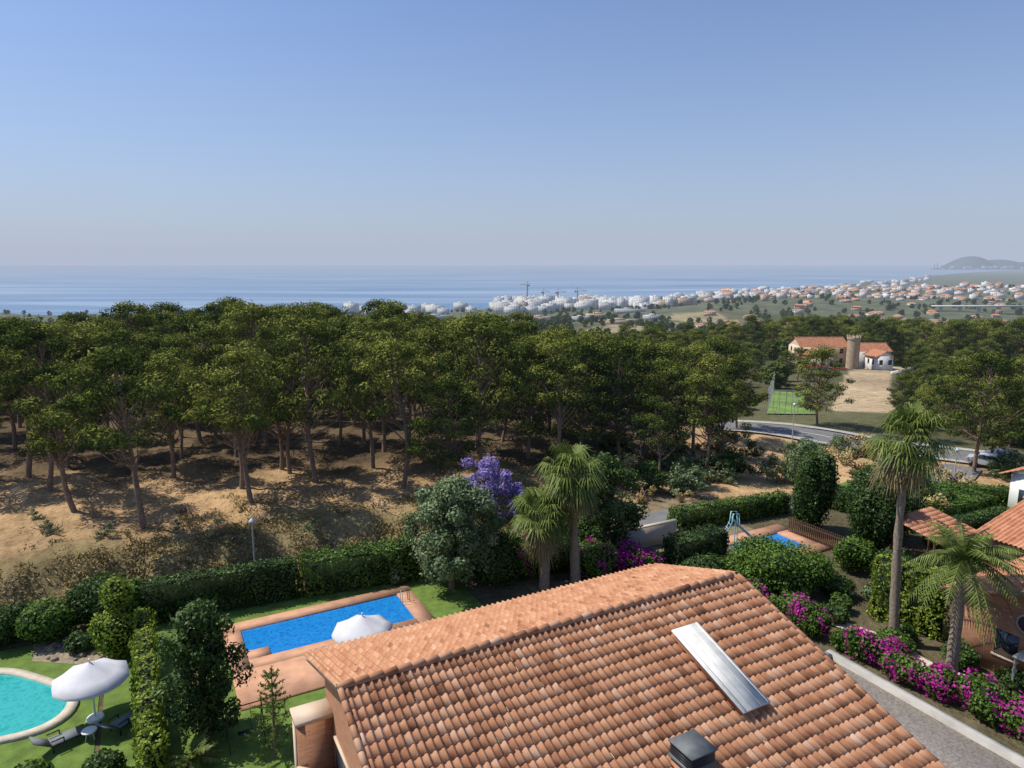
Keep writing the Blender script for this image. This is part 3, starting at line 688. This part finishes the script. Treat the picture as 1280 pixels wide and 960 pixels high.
wallseg('retaining_wall',(64,83),(96,74),2.2,.5,M_wall)
root=empty('wooden_fence'); mb=MB(); p0=np.array([20.9,49.6]);p1=np.array([24.2,43.9]);L=np.linalg.norm(p1-p0);d=(p1-p0)/L
M_wood=simple('brown_wood',(.13,.07,.045),.7,.2,4)
for i in range(int(L/.16)):
    q=p0+d*i*.16; tube(mb,[(q[0],q[1],0.0),(q[0],q[1],1.25)],.05,4,cap=True)
for z in (.35,1.0): tube(mb,[(p0[0],p0[1],z),(p1[0],p1[1],z)],.04,4)
mb.obj('slats',[M_wood],root)

# ------------------------------------------------------------------ main house
M_tile=attr_ramp('roof_tile',[(0,(.20,.09,.05)),(.3,(.41,.185,.095)),(.6,(.54,.275,.15)),(1,(.66,.43,.29))],.8,None,0,nscale=2.2,namp=.9)
M_tile2=attr_ramp('roof_tile_orange',[(0,(.30,.12,.06)),(.5,(.50,.22,.12)),(1,(.62,.34,.22))],.8,DD,0,nscale=.8,namp=.4)
def tile_slope(mb,O,eu,ed,nu,nv,wu=.24,lv=.40,hb=.075,lift=.035,sd=.13):
    O=np.array(O);eu=np.array(eu);ed=np.array(ed);en=np.cross(ed,eu); en=en/np.linalg.norm(en)
    if en[2]<0: en=-en
    K=9; xs=np.linspace(0,1,K)
    prof=np.where(xs>.38,hb*np.sin(np.pi*(xs-.38)/.62),-.012*np.sin(np.pi*xs/.38))
    I,J=np.meshgrid(np.arange(nu),np.arange(nv),indexing='ij'); I=I.ravel();J=J.ravel();n=len(I)
    jx=rng.normal(0,.006,n); jv=rng.normal(0,.010,n); jh=rng.normal(0,.003,n)
    def row(v,hh):
        return (O+ (I[:,None]*wu+xs[None]*wu+jx[:,None])[...,None]*eu + v[:,None,None]*ed + (prof[None]+hh[:,None])[...,None]*en)
    top=row(J*lv-.02,np.zeros(n)+.0); bot=row((J+1)*lv+.03+jv,lift+jh); lip=row((J+1)*lv+.028+jv,lift+jh-.04)
    V=np.stack([top,bot,lip],1).reshape(n,-1,3)
    k=np.arange(K-1); F1=np.stack([k,k+K,k+K+1,k+1],1); F2=F1+K; F=np.concatenate([F1,F2])
    FF=(F[None]+(np.arange(n)*3*K)[:,None,None]).reshape(-1,4)
    tv=np.clip(rng.normal(.5,sd,n)-(rng.random(n)<.06)*.25,0,1)
    mb.add(V.reshape(-1,3),FF,0,np.repeat(tv,3*K))
def ridge(mb,A,B,r=.11,l=.42):
    A=np.array(A,float);B=np.array(B,float);L=np.linalg.norm(B-A);d=(B-A)/L; s=np.cross(d,EZ); s/=np.linalg.norm(s); up=np.cross(s,d)
    n=int(L/l); th=np.linspace(0,np.pi,7)
    for i in range(n):
        a=A+d*(i*l); b=A+d*((i+1)*l+.04)
        r0=r*.92;r1=r*1.08
        V=[a+s*r0*math.cos(t)+up*r0*math.sin(t) for t in th]+[b+s*r1*math.cos(t)+up*(r1*math.sin(t)+.015) for t in th]+[b+s*(r1-.03)*math.cos(t)+up*((r1-.03)*math.sin(t)) for t in th]
        F=[[k,k+1,k+8,k+7] for k in range(6)]+[[k+7,k+8,k+15,k+14] for k in range(6)]
        mb.add(V,F,0,float(np.clip(rng.normal(.5,.15),0,1)))
def brickmat(name,c1,c2,D=None):
    m,nt=new_mat(name); N=nt.nodes;L=nt.links
    g=N.new('ShaderNodeNewGeometry'); mp=N.new('ShaderNodeMapping'); mp.inputs['Rotation'].default_value=(0,0,-math.radians(28.1)); L.new(g.outputs['Position'],mp.inputs[0])
    sp=N.new('ShaderNodeSeparateXYZ'); L.new(mp.outputs[0],sp.inputs[0]); ad=N.new('ShaderNodeMath'); L.new(sp.outputs[0],ad.inputs[0]); L.new(sp.outputs[1],ad.inputs[1])
    cb=N.new('ShaderNodeCombineXYZ'); L.new(ad.outputs[0],cb.inputs[0]); L.new(sp.outputs[2],cb.inputs[1])
    b=N.new('ShaderNodeTexBrick'); b.inputs['Scale'].default_value=1; b.inputs['Brick Width'].default_value=.26; b.inputs['Row Height'].default_value=.075; b.inputs['Mortar Size'].default_value=.008
    b.inputs['Color1'].default_value=c1+(1,); b.inputs['Color2'].default_value=c2+(1,); b.inputs['Mortar'].default_value=(.33,.26,.19,1); L.new(cb.outputs[0],b.inputs['Vector'])
    s=N.new('ShaderNodeBsdfPrincipled'); s.inputs['Roughness'].default_value=.9; L.new(b.outputs[0],s.inputs['Base Color']); haze_out(nt,s.outputs[0],D); return m
M_brick=brickmat('facing_brick',(.38,.15,.065),(.50,.22,.10))
M_beige=simple('beige_stone_trim',(.58,.45,.33),.8,.08,2,.1)
M_glass=simple('window_glass',(.03,.04,.05),.08,.1,2,spec=.8)
house=empty('brick_house')
U0,U1,WRI,ZR=4.0,18.9,17.5,8.5; TN=.325; cs=1/math.sqrt(1+TN*TN)
edn=(-E2-EZ*TN)*cs; edf=(E2-EZ*TN)*cs
wu=(U1-U0)/66
mb=MB(); tile_slope(mb,W(U0,WRI,ZR),E1,edn,66,int(11.5/cs/.38),wu,lv=.38)
tile_slope(mb,W(U0,WRI,ZR),E1,edf,66,13,wu,sd=.08)
ridge(mb,W(U0-.1,WRI,ZR+.04),W(U1+.1,WRI,ZR+.04),.13)
for u in (U0-.02,U1+.02):
    ridge(mb,W(u,WRI-.05,ZR+.03),W(u,WRI-11.5,ZR-11.5*TN+.03),.09,.40); ridge(mb,W(u,WRI+.05,ZR+.03),W(u,WRI+4.85,ZR-4.85*TN+.03),.09,.40)
mb.obj('tile_roof',[M_tile],house,smooth=False)
mb=MB()
for sgn,ln in ((-1,11.55),(1,4.9)):
    P=[]
    for dz in (-.06,-.22):
        P+= [W(U0,WRI,ZR+dz),W(U1,WRI,ZR+dz),W(U1,WRI+sgn*ln,ZR-ln*TN+dz),W(U0,WRI+sgn*ln,ZR-ln*TN+dz)]
    mb.add(P,BF,0)
mb.obj('roof_deck',[M_beige],house)
mb=MB(); a0,a1=U0+.45,U1-.4; wf,wn=WRI+4.2,WRI-11
for u in (a0,a1):
    V=[W(u,wn,0),W(u,wf,0),W(u,wf,ZR-4.2*TN-.24),W(u,WRI,ZR-.24),W(u,wn,ZR-11*TN-.24)]
    mb.add(V,[[0,1,2,3]],0); mb.add([V[0],V[3],V[4]],[[0,1,2]],0)
for w,zt in ((wf,ZR-4.2*TN-.24),(wn,ZR-11*TN-.24)):
    mb.add([W(a0,w,0),W(a1,w,0),W(a1,w,zt),W(a0,w,zt)],[[0,1,2,3]],0)
mb.obj('walls',[M_brick],house)
mb=MB()
bz=-.6
box(mb,U0-.7,a0-.002,15.5,20.7,2.9+bz,3.15+bz,0); box(mb,U0-.7,U0-.5,15.5,20.7,3.15+bz,4.0,1); box(mb,U0-.78,U0-.42,15.45,20.7,4.0,4.1,0)
box(mb,U0-.7,a0-.002,20.702,21.5,0,5.5,1); box(mb,U0-.76,a0-.002,20.64,21.56,5.502,5.64,0)
box(mb,U0-.74,U0-.702,20.9,21.3,2.6,5.4,0)
box(mb,U0-.7,U0-.4,15.5,15.8,4.102,5.6,0)
mb.obj('balcony',[M_beige,M_brick],house)
mb=MB()
for (w0,w1,z0,z1) in ((18.3,20.3,2.6,4.9),(15.8,17.3,3.6,5.2),(10,12,3.8,5.2),(18.6,20,.2,2.2)):
    box(mb,a0-.06,a0+.02,w0,w1,z0,z1,0)
    box(mb,a0-.09,a0-.0,w0-.1,w1+.1,z0-.1,z0,1); box(mb,a0-.09,a0,w0-.1,w1+.1,z1,z1+.12,1)
mb.obj('windows',[M_glass,M_beige],house)
mb=MB(); tube(mb,[W(U0,WRI+5.0,ZR-5.0*TN-.05),W(U1,WRI+5.0,ZR-5.0*TN-.05)],.08,6); mb.obj('gutter',[M_beige],house)
def rp(u,v,h): return W(u,WRI-v,ZR-v*TN)+(EZ*cs+(-E2)*TN*cs)*h
mb=MB()
def rbox(u0,u1,v0,v1,h0,h1_,mi):
    mb.add([rp(u,v,h) for h in (h0,h1_) for u,v in ((u0,v1),(u1,v1),(u1,v0),(u0,v0))],BF,mi)
rbox(14.45,15.35,1.6,4.55,.0,.25,1); rbox(14.35,15.45,1.53,4.67,.252,.31,0); rbox(14.40,14.47,1.55,4.65,.312,.34,0); rbox(15.33,15.40,1.55,4.65,.312,.34,0)
for u in (14.73,15.05): rbox(u,u+.03,1.55,4.65,.312,.33,0)
mb.obj('skylight',[simple('weathered_white_metal',(.66,.65,.60),.6,.12,3),M_tile2],house)
cu_=4.75*E1[0]+16.3*E1[1]; cw_=4.75*E2[0]+16.3*E2[1]
mb=MB(); cz=-.45; box(mb,cu_-.38,cu_+.38,cw_-.38,cw_+.38,6.0,7.55+cz,0)
box(mb,cu_-.44,cu_+.44,cw_-.44,cw_+.44,7.55+cz,7.62+cz,2)
for i in range(4): box(mb,cu_-.41,cu_+.41,cw_-.41,cw_+.41,7.66+i*.08+cz,7.70+i*.08+cz,1)
box(mb,cu_-.36,cu_+.36,cw_-.36,cw_+.36,7.62+cz,7.98+cz,1); box(mb,cu_-.45,cu_+.45,cw_-.45,cw_+.45,7.982+cz,8.02+cz,2)
mb.obj('chimney',[M_brick,M_dark,simple('grey_metal',(.13,.14,.14),.6,.2,4,metal=.2)],house)
M_grav=simple('gravel_roof',(.36,.31,.26),.95,.35,12,.5,detail=9)
mb=MB(); box(mb,a1+.002,25.4,4,17.9,0,2.85,1); box(mb,a1+.002,25.4,4,17.9,2.852,2.95,0)
box(mb,25.4,25.68,4,18.2,0,3.22,2); box(mb,a1+.002,25.4,17.9,18.2,0,3.2,2)
box(mb,21.5,22.3,12,12.8,2.95,3.3,2)
mb.obj('flat_roof_annex',[M_grav,M_beige,M_conc],house)

# ------------------------------------------------------------------ other houses
def gable(name,u0,u1,w0,w1,z0,zw,rise,wm,axis='u',over=.4,parent=None,fr=True,wins=True,tile=M_tile2):
    root=parent or empty(name)
    mb=MB(); box(mb,u0,u1,w0,w1,z0,zw,0,fr=fr); mb.obj('walls',[wm],root)
    f=(lambda u,w,z:W(u,w,z)) if fr else (lambda u,w,z:np.array([u,w,z]))
    e1=E1 if fr else np.array([1,0,0.]); e2=E2 if fr else np.array([0,1,0.])
    mb=MB()
    if axis=='u':
        wm_=(w0+w1)/2; half=(w1-w0)/2+over; tn=rise/((w1-w0)/2); c_=1/math.sqrt(1+tn*tn)
        O=f(u0-over,wm_,zw+rise); nu=int((u1-u0+2*over)/.26); nv=int(half/c_/.42)+1
        for s in (-1,1): tile_slope(mb,O,e1,(s*e2-EZ*tn)*c_,nu,nv,.26,.42)
        ridge(mb,O+EZ*.04,f(u1+over,wm_,zw+rise+.04),.13)
        mb.add([f(u0,w0,zw),f(u0,w1,zw),f(u0,wm_,zw+rise-.05)],[[0,1,2]],1); mb.add([f(u1,w0,zw),f(u1,w1,zw),f(u1,wm_,zw+rise-.05)],[[0,1,2]],1)
    else:
        um=(u0+u1)/2; half=(u1-u0)/2+over; tn=rise/((u1-u0)/2); c_=1/math.sqrt(1+tn*tn)
        O=f(um,w0-over,zw+rise); nu=int((w1-w0+2*over)/.26); nv=int(half/c_/.42)+1
        for s in (-1,1): tile_slope(mb,O,e2,(s*e1-EZ*tn)*c_,nu,nv,.26,.42)
        ridge(mb,O+EZ*.04,f(um,w1+over,zw+rise+.04),.13)
        mb.add([f(u0,w0,zw),f(u1,w0,zw),f(um,w0,zw+rise-.05)],[[0,1,2]],1); mb.add([f(u0,w1,zw),f(u1,w1,zw),f(um,w1,zw+rise-.05)],[[0,1,2]],1)
    mb.obj('roof',[tile,wm],root)
    if wins:
        mb=MB()
        for zb in np.arange(z0+1,zw-1.2,2.8):
            for u in np.arange(u0+1,u1-1.2,2.6):
                for w in (w0,w1): box(mb,u,u+1.0,w-.04,w+.04,zb,zb+1.3,0,fr=fr); box(mb,u-.1,u+1.1,w-.07,w+.07,zb-.12,zb-.002,1,fr=fr)
            for w in np.arange(w0+1,w1-1.2,2.6):
                for u in (u0,u1): box(mb,u-.04,u+.04,w,w+1.0,zb,zb+1.3,0,fr=fr); box(mb,u-.07,u+.07,w-.1,w+1.1,zb-.12,zb-.002,1,fr=fr)
        mb.obj('windows',[M_glass,M_beige],root)
    return root
def UW(x,y): return (x*E1[0]+y*E1[1], x*E2[0]+y*E2[1])
nh=gable('neighbour_brick_house',36.0,46,12,18.6,0,3.5,1.1,M_brick,'u')
gable('',44.8,55,16.5,22,0,3.8,1.1,M_brick,'w',parent=nh)
mb=MB(); tube(mb,[W(35.95,15.3,3.1),W(35.9,15.3,3.1)],.4,20,0,cap=True); tube(mb,[W(35.94,15.3,3.1),W(35.92,15.3,3.1)],.5,20,1,cap=True)
box(mb,34.2,35.998,13.0,15.0,2.1,2.18,1)
for w in (13.1,14.9): tube(mb,[W(34.3,w,0),W(34.3,w,2.1)],.06,6,1)
mb.obj('entrance_canopy',[M_glass,M_conc],nh)
cc=UW(41.5,54.5)
gable('white_house',cc[0]-.6,cc[0]+11,cc[1]-5.0,cc[1]+.3,-.3,3.3,1.3,M_white,'u')
cu1,cw1=UW(26.2,42.8)
root=empty('tiled_pergola'); mb=MB(); tile_slope(mb,W(cu1,cw1+1.6,3.2),E1,(-E2-EZ*.2)/math.sqrt(1.04),17,8,.26,.42); mb.obj('roof',[M_tile2],root)
mb=MB()
for u,w in ((0,1.4),(4.3,1.4),(0,-1.4),(4.3,-1.4)): tube(mb,[W(cu1+u,cw1+w,0),W(cu1+u,cw1+w,3.0 if w>0 else 2.45)],.08,6)
mb.obj('posts',[M_wood],root)
ribbon('path',[(18,36.5),(20.2,34.2),(21,32.0),(23,30.0)],.9,M_stone,.05)

# villa
M_plaster=simple('cream_plaster',(.62,.48,.34),.9,.08,.5,D=DD)
M_wfar=simple('white_render',(.68,.67,.64),.9,.05,.2,D=DD)
villa=empty('villa')
zv=h1(97,206)+1.2
gable('',84,98,200,209,zv-3,zv+5.6,2.2,M_plaster,'u',parent=villa,fr=False)
gable('',98.1,112,203,211,zv-3,zv+4.0,1.8,M_wfar,'u',parent=villa,fr=False)
gable('',83,91,192,199.5,zv-3,zv+3.4,1.4,M_plaster,'w',parent=villa,fr=False)
gable('',104,109,196,202.5,zv-3,zv+3.2,1.2,M_wfar,'w',parent=villa,fr=False)
mb=MB(); tube(mb,[(98,197.5,zv-3),(98,197.5,zv+8)],1.7,16,0); tube(mb,[(98,197.5,zv+8),(98,197.5,zv+8.6)],[1.9,1.9],16,0,cap=True)
for k in range(10):
    a=k*.628; tube(mb,[(98+1.7*math.cos(a),197.5+1.7*math.sin(a),zv+8.6),(98+1.7*math.cos(a),197.5+1.7*math.sin(a),zv+9.1)],.25,4,0,cap=True)
mb.obj('tower',[simple('tower_stone',(.42,.32,.21),.9,.2,1,D=DD)],villa)
M_red=simple('red_awning',(.50,.05,.08),.8,.1,1,D=DD)
mb=MB(); box(mb,80,86,186,189,zv+1.4,zv+1.5,0,fr=False); box(mb,87,91,185.5,188,zv+1.2,zv+1.3,0,fr=False)
for x in (80.2,85.8,87.2,90.8): tube(mb,[(x,187,zv-3),(x,187,zv+1.3)],.08,4)
mb.obj('awnings',[M_red],villa)
wallseg('villa_wall',(101,182),(118,196),2.2,.4,M_wfar)
A=np.array([(41,109),(48.5,108),(58,136),(53,138)])
gu=np.linspace(0,1,12); mb=MB(); V=[]
for s in gu:
    for t in gu:
        p=(A[0]*(1-t)+A[1]*t)*(1-s)+(A[3]*(1-t)+A[2]*t)*s; V.append([p[0],p[1],h1(p[0],p[1])+.15])
F=[[i*12+j,i*12+j+1,(i+1)*12+j+1,(i+1)*12+j] for i in range(11) for j in range(11)]
mb.add(V,F); mb.obj('playing_field',[simple('turf',(.15,.23,.055),.9,.3,.3,D=DD,detail=9)])
root=empty('net_fence'); mb=MB()
for t in np.linspace(0,1,9):
    for a,b in ((0,3),(1,2),(0,1)):
        p=A[a]*(1-t)+A[b]*t; z=h1(*p); tube(mb,[(p[0],p[1],z),(p[0],p[1],z+4)],.05,4)
for zz in (2,4):
    for a,b in ((0,3),(1,2),(0,1)):
        q=[A[a]*(1-t)+A[b]*t for t in np.linspace(0,1,9)]; tube(mb,[(p[0],p[1],h1(*p)+zz) for p in q],.025,3)
mb.obj('posts',[M_lamp],root)
def block(root,x,y,wx,wy,h,wm,rm=None,fl=3.0,rot=0):
    z0=h1(x,y)-1.5; c,s=math.cos(rot),math.sin(rot)
    def tr(V): V=np.array(V); return np.c_[x+c*V[:,0]-s*V[:,1],y+s*V[:,0]+c*V[:,1],V[:,2]]
    def b(x0,x1,y0,y1,za,zb,mi): root.add(tr([(p,q,zz) for zz in (za,zb) for p,q in ((x0,y0),(x1,y0),(x1,y1),(x0,y1))]),BF,mi)
    b(-wx/2,wx/2,-wy/2,wy/2,z0,z0+1.5+h,wm)
    n=max(1,int(h/fl))
    for i in range(n):
        zb=z0+1.5+i*fl+.9
        k=max(2,int(wx/3.2))
        for j in range(k):
            xx=-wx/2+(j+.5)*wx/k; b(xx-.7,xx+.7,-wy/2-.12,-wy/2-.02,zb,zb+1.4,2)
        k=max(2,int(wy/3.2))
        for j in range(k):
            yy=-wy/2+(j+.5)*wy/k
            b(-wx/2-.12,-wx/2-.02,yy-.7,yy+.7,zb,zb+1.4,2)
    if rm is not None:
        zt=z0+1.5+h; o=.5
        V=tr([(-wx/2-o,-wy/2-o,zt),(wx/2+o,-wy/2-o,zt),(wx/2+o,wy/2+o,zt),(-wx/2-o,wy/2+o,zt),(-wx/2+wy*.3,0,zt+wy*.2),(wx/2-wy*.3,0,zt+wy*.2)])
        root.add(V,[[0,1,5,4],[2,3,4,5]],rm); root.add(V,[[1,2,5],[3,0,4]],rm)
    else:
        b(-wx/2,wx/2,-wy/2,-wy/2+.3,z0+1.5+h,z0+2.2+h,wm); b(-wx*.2,wx*.1,-wy*.2,wy*.2,z0+1.5+h,z0+3.8+h,wm)
M_rfar=simple('far_roof_tiles',(.42,.19,.10),.9,.2,.1,D=DD)
M_gfar=simple('far_window',(.06,.07,.08),.3,.2,.1,D=DD)
M_tan=simple('tan_render',(.50,.37,.26),.9,.1,.1,D=DD)
M_shed=simple('shed_roof',(.42,.43,.43),.7,.1,.1,D=DD)
TM=[M_wfar,M_rfar,M_gfar,M_tan,M_shed]
mb=MB()
for i in range(170):
    tx=random.uniform(-.02,.235) if i%9 else random.uniform(-.25,0); yy=random.uniform(1400,1690)
    block(mb,tx*yy,yy,random.uniform(14,36),random.uniform(12,18),random.choice([12,15,15,18,21,24]),0 if random.random()<.88 else 3,None,rot=random.uniform(-.3,.3))
for i in range(130):
    tx=random.uniform(.235,.60); yy=float(np.interp(tx,CT,CY))*random.uniform(.72,.95)
    block(mb,tx*yy,yy,random.uniform(16,40),random.uniform(12,20),random.choice([9,12,15,18]),0 if random.random()<.75 else 3,None if random.random()<.7 else 1,rot=random.uniform(-.3,.3))
mb.obj('seaside_apartments',TM)
mb=MB()
for i in range(340):
    yy=random.uniform(1400,2300); tx=random.uniform(.36,.82) if i%3 else random.uniform(.50,.70)
    block(mb,tx*yy,yy,random.uniform(10,22),random.uniform(9,14),random.choice([5,6,6,8,9,12]),0 if random.random()<.6 else 3,1 if random.random()<.6 else None,rot=random.uniform(-.6,.6))
for i in range(70):
    yy=random.uniform(600,1500); tx=random.uniform(.25,.72); block(mb,tx*yy,yy,random.uniform(9,18),10,random.choice([4,6]),0 if random.random()<.4 else 3,1,rot=random.uniform(-.6,.6))
mb.obj('hillside_town',TM)
mb=MB()
for i in range(26):
    yy=random.uniform(900,1400); tx=random.uniform(-.3,.22); block(mb,tx*yy,yy,random.uniform(20,60),random.uniform(14,26),random.uniform(5,7),4 if random.random()<.6 else 3,None,rot=random.uniform(-.3,.3))
mb.obj('industrial_sheds',TM)
mb=MB()
for x,y,wx,wy,h,m,r in [(140,168,20,6,3,0,None),(175,240,22,10,5,0,1),(232,300,20,10,6,0,1),(215,330,24,10,6,0,1),(170,290,18,9,5,3,1),(130,262,14,9,5,0,1)]:
    block(mb,x,y,wx,wy,h,m,r)
mb.obj('roadside_houses',TM)
M_via=simple('viaduct_concrete',(.52,.50,.46),.9,.08,.05,D=DD)
root=empty('viaduct'); mb=MB(); zt=h1(800,1158)+13
box(mb,700,880,1150,1162,zt-2.2,zt,0,fr=False)
for x in range(712,880,32): box(mb,x,x+3,1153,1159,zt-40,zt-2.21,0,fr=False)
mb.obj('deck',[M_via],root)
mb=MB()
def mound(cx,cy,rx,ry,hh,n=24,m=9):
    V=[];F=[]
    for i in range(m):
        t=i/(m-1)
        for k in range(n):
            a=2*math.pi*k/n; wob=1+.12*math.sin(3*a+1)+.06*math.sin(7*a)
            V.append([cx+rx*(1-t)*math.cos(a)*wob,cy+ry*(1-t)*math.sin(a)*wob,-92+hh*math.sin(t*math.pi/2)**1.1])
    for i in range(m-1):
        for k in range(n): F.append([i*n+k,i*n+(k+1)%n,(i+1)*n+(k+1)%n,(i+1)*n+k])
    mb.add(V,F)
mound(9150,14000,620,500,265); mound(9750,14100,850,500,200); mound(10500,14400,1100,500,150)
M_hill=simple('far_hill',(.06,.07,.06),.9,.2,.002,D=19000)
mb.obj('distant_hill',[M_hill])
M_city=simple('far_city',(.22,.22,.23),.9,.1,.01,D=17000)
mb=MB()
for i in range(110):
    x=random.uniform(8200,12500); y=13600+random.uniform(-300,300); s=random.uniform(30,90)
    hh=random.uniform(20,80) if random.random()<.9 else random.uniform(110,150)
    box(mb,x,x+s,y,y+s,-92,-92+hh,0,fr=False)
for x,hh in ((8120,120),(8180,140),(9950,230),(9985,225),(10020,230)): tube(mb,[(x,13500,-92),(x,13500,-92+hh)],[10,6],6)
mb.obj('distant_city',[M_city])
M_crane=simple('crane_steel',(.18,.14,.10),.7,.1,1,D=DD)
def crane(tx,y,h,L,rot):
    x=tx*y; root=empty('tower_crane',(x,y,h1(x,y)),rot); mb=MB()
    for a in (-.8,.8):
        for b in (-.8,.8): tube(mb,[(a,b,0),(a,b,h)],.3,4)
    for z in np.arange(0,h,3.5): tube(mb,[(-.8,-.8,z),(.8,-.8,z+3.5)],.18,3); tube(mb,[(.8,.8,z),(-.8,.8,z+3.5)],.18,3)
    tube(mb,[(-L*.3,0,h),(L,0,h)],.5,4); tube(mb,[(-L*.3,0,h+1.6),(0,0,h+7)],.2,3); tube(mb,[(0,0,h+7),(L*.8,0,h+.5)],.2,3); tube(mb,[(0,0,h),(0,0,h+7)],.4,4)
    box(mb,-L*.3,-L*.3+4,-1,1,h-3,h-.3,fr=False); mb.obj('lattice',[M_crane],root)
crane(.022,1560,50,18,2.7); crane(.045,1650,34,18,.5); crane(.066,1500,34,20,.3); crane(.094,1520,38,22,.1); crane(-.29,1450,28,18,1.2)

# ------------------------------------------------------------------ cars
def car(x,y,rz,col,name='parked_car',z=None):
    root=empty(name,(x,y,(h1(x,y)+.13) if z is None else z),rz); paint=simple('car_paint',col,.3,.02,1,spec=.6)
    prof=[(-2.1,.35),(-2.15,.75),(-1.95,.95),(-1.5,1.0),(-.95,1.42),(.55,1.46),(1.2,1.0),(1.95,.88),(2.15,.62),(2.12,.32)]
    mb=MB(); n=len(prof)
    rows=[]
    for yy in (-.88,-.86,.86,.88):
        rows+= [(px_,yy*(1 if pz<1.02 else .80),pz) for px_,pz in prof]
    F=[[r*n+i,r*n+i+1,(r+1)*n+i+1,(r+1)*n+i] for r in range(3) for i in range(n-1)]
    mb.add(rows,F)
    for s in (0,3):
        V=rows[s*n:(s+1)*n]+[(0,rows[s*n][1],.6)]; mb.add(V,[[i,i+1,n] for i in range(n-1)]+[[n-1,0,n]])
    mb.obj('body',[paint],root)
    mb=MB()
    for s in (-1,1): mb.add([(-1.2,s*.885,1.0),(1.0,s*.885,1.0),(.45,s*.735,1.38),(-.85,s*.735,1.36)],[[0,1,2,3]])
    mb.add([(.62,-.66,1.44),(.62,.66,1.44),(1.17,.8,1.04),(1.17,-.8,1.04)],[[0,1,2,3]]); mb.add([(-1.0,-.66,1.42),(-1.0,.66,1.42),(-1.48,.8,1.04),(-1.48,-.8,1.04)],[[0,1,2,3]])
    mb.obj('windows',[M_glass],root)
    mb=MB()
    for xx in (-1.3,1.35):
        for yy in (-.9,.9): tube(mb,[(xx,yy-.1,.32),(xx,yy+.1,.32)],.33,12,cap=True)
    mb.obj('wheels',[M_dark],root)
for x,y,r,c in [(57,77,-.5,(.12,.13,.15)),(58.5,72.5,-.4,(.7,.7,.68)),(70,71,-.35,(.3,.31,.32)),(53,74.2,-.7,(.45,.46,.47))]: car(x,y,r,c)
for i in range(12): car(112+i*3.0,162+i*1.2,1.3,random.choice([(.7,.7,.7),(.1,.1,.12),(.4,.4,.42),(.35,.05,.05)]))
root=empty('road_sign_gantry',(235,305,h1(235,305))); mb=MB(); tube(mb,[(0,0,0),(0,0,8)],.2,6); tube(mb,[(12,0,0),(12,0,8)],.2,6); tube(mb,[(0,0,8),(12,0,8)],.2,6); mb.obj('frame',[M_lamp],root)
mb=MB(); box(mb,2,10,-.35,-.25,6,9.5,fr=False); mb.obj('panel',[simple('sign_green',(.02,.22,.12),.5,.03,1,D=DD)],root)
for x,y in ((330,3900),(-900,6000)):
    root=empty('boat',(x,y,-90)); mb=MB(); V=[(-8,0,3),(-6,-2.5,3),(7,-2,3),(10,0,3.5),(7,2,3),(-6,2.5,3),(-7,0,0),(7,0,0)]
    mb.add(V,[[0,1,2,5],[5,2,3,4],[0,1,6,5],[1,2,7,6],[5,4,7,6]]); mb.add([(-3,-1.5,3),(3,-1.5,3),(2.5,0,6),(-2.5,0,6)],[[0,1,2,3]]); mb.obj('hull',[M_wfar],root)

# ------------------------------------------------------------------ light, world, camera
az=math.atan2(-.93,.20); el=math.radians(55)
d=Vector((math.sin(az)*math.cos(el),math.cos(az)*math.cos(el),math.sin(el)))
sl=bpy.data.lights.new('sun','SUN'); sl.energy=5.0; sl.angle=math.radians(.53); sl.color=(1,.95,.86)
so=bpy.data.objects.new('sun',sl); COL.objects.link(so); so.rotation_euler=d.to_track_quat('Z','Y').to_euler()
w=bpy.data.worlds.new('World'); scene.world=w; w.use_nodes=True; nt=w.node_tree; N=nt.nodes; L=nt.links
bg=N['Background']; sk=N.new('ShaderNodeTexSky'); sk.sky_type='NISHITA'; sk.sun_disc=False; sk.sun_elevation=el; sk.sun_rotation=az
sk.air_density=1.0; sk.dust_density=1.0; sk.ozone_density=2.5; sk.altitude=100
BS=.105
tint=N.new('ShaderNodeMix'); tint.data_type='RGBA'; tint.blend_type='MULTIPLY'; tint.inputs[0].default_value=1
L.new(sk.outputs[0],tint.inputs[6]); tint.inputs[7].default_value=(.90,1.06,1.32,1)
tc=N.new('ShaderNodeTexCoord'); sp=N.new('ShaderNodeSeparateXYZ'); L.new(tc.outputs['Generated'],sp.inputs[0])
mx_=N.new('ShaderNodeMath'); mx_.operation='MAXIMUM'; mx_.inputs[1].default_value=0; L.new(sp.outputs[2],mx_.inputs[0])
m1=N.new('ShaderNodeMath'); m1.operation='MULTIPLY'; m1.inputs[1].default_value=-5.2; L.new(mx_.outputs[0],m1.inputs[0])
m2=N.new('ShaderNodeMath'); m2.operation='EXPONENT'; L.new(m1.outputs[0],m2.inputs[0])
hm=N.new('ShaderNodeMix'); hm.data_type='RGBA'; L.new(m2.outputs[0],hm.inputs[0]); L.new(tint.outputs[2],hm.inputs[6]); hm.inputs[7].default_value=(.455/BS,.51/BS,.645/BS,1)
L.new(hm.outputs[2],bg.inputs[0]); bg.inputs[1].default_value=BS
cam=bpy.data.cameras.new('camera'); co=bpy.data.objects.new('camera',cam); COL.objects.link(co)
cam.sensor_width=36; cam.lens=24.33; cam.clip_end=100000; cam.clip_start=.1
co.location=(0,0,20); co.rotation_euler=(math.radians(90-9.84),0,0)
scene.camera=co
scene.view_settings.view_transform='Standard'; scene.view_settings.look='None'; scene.view_settings.exposure=0
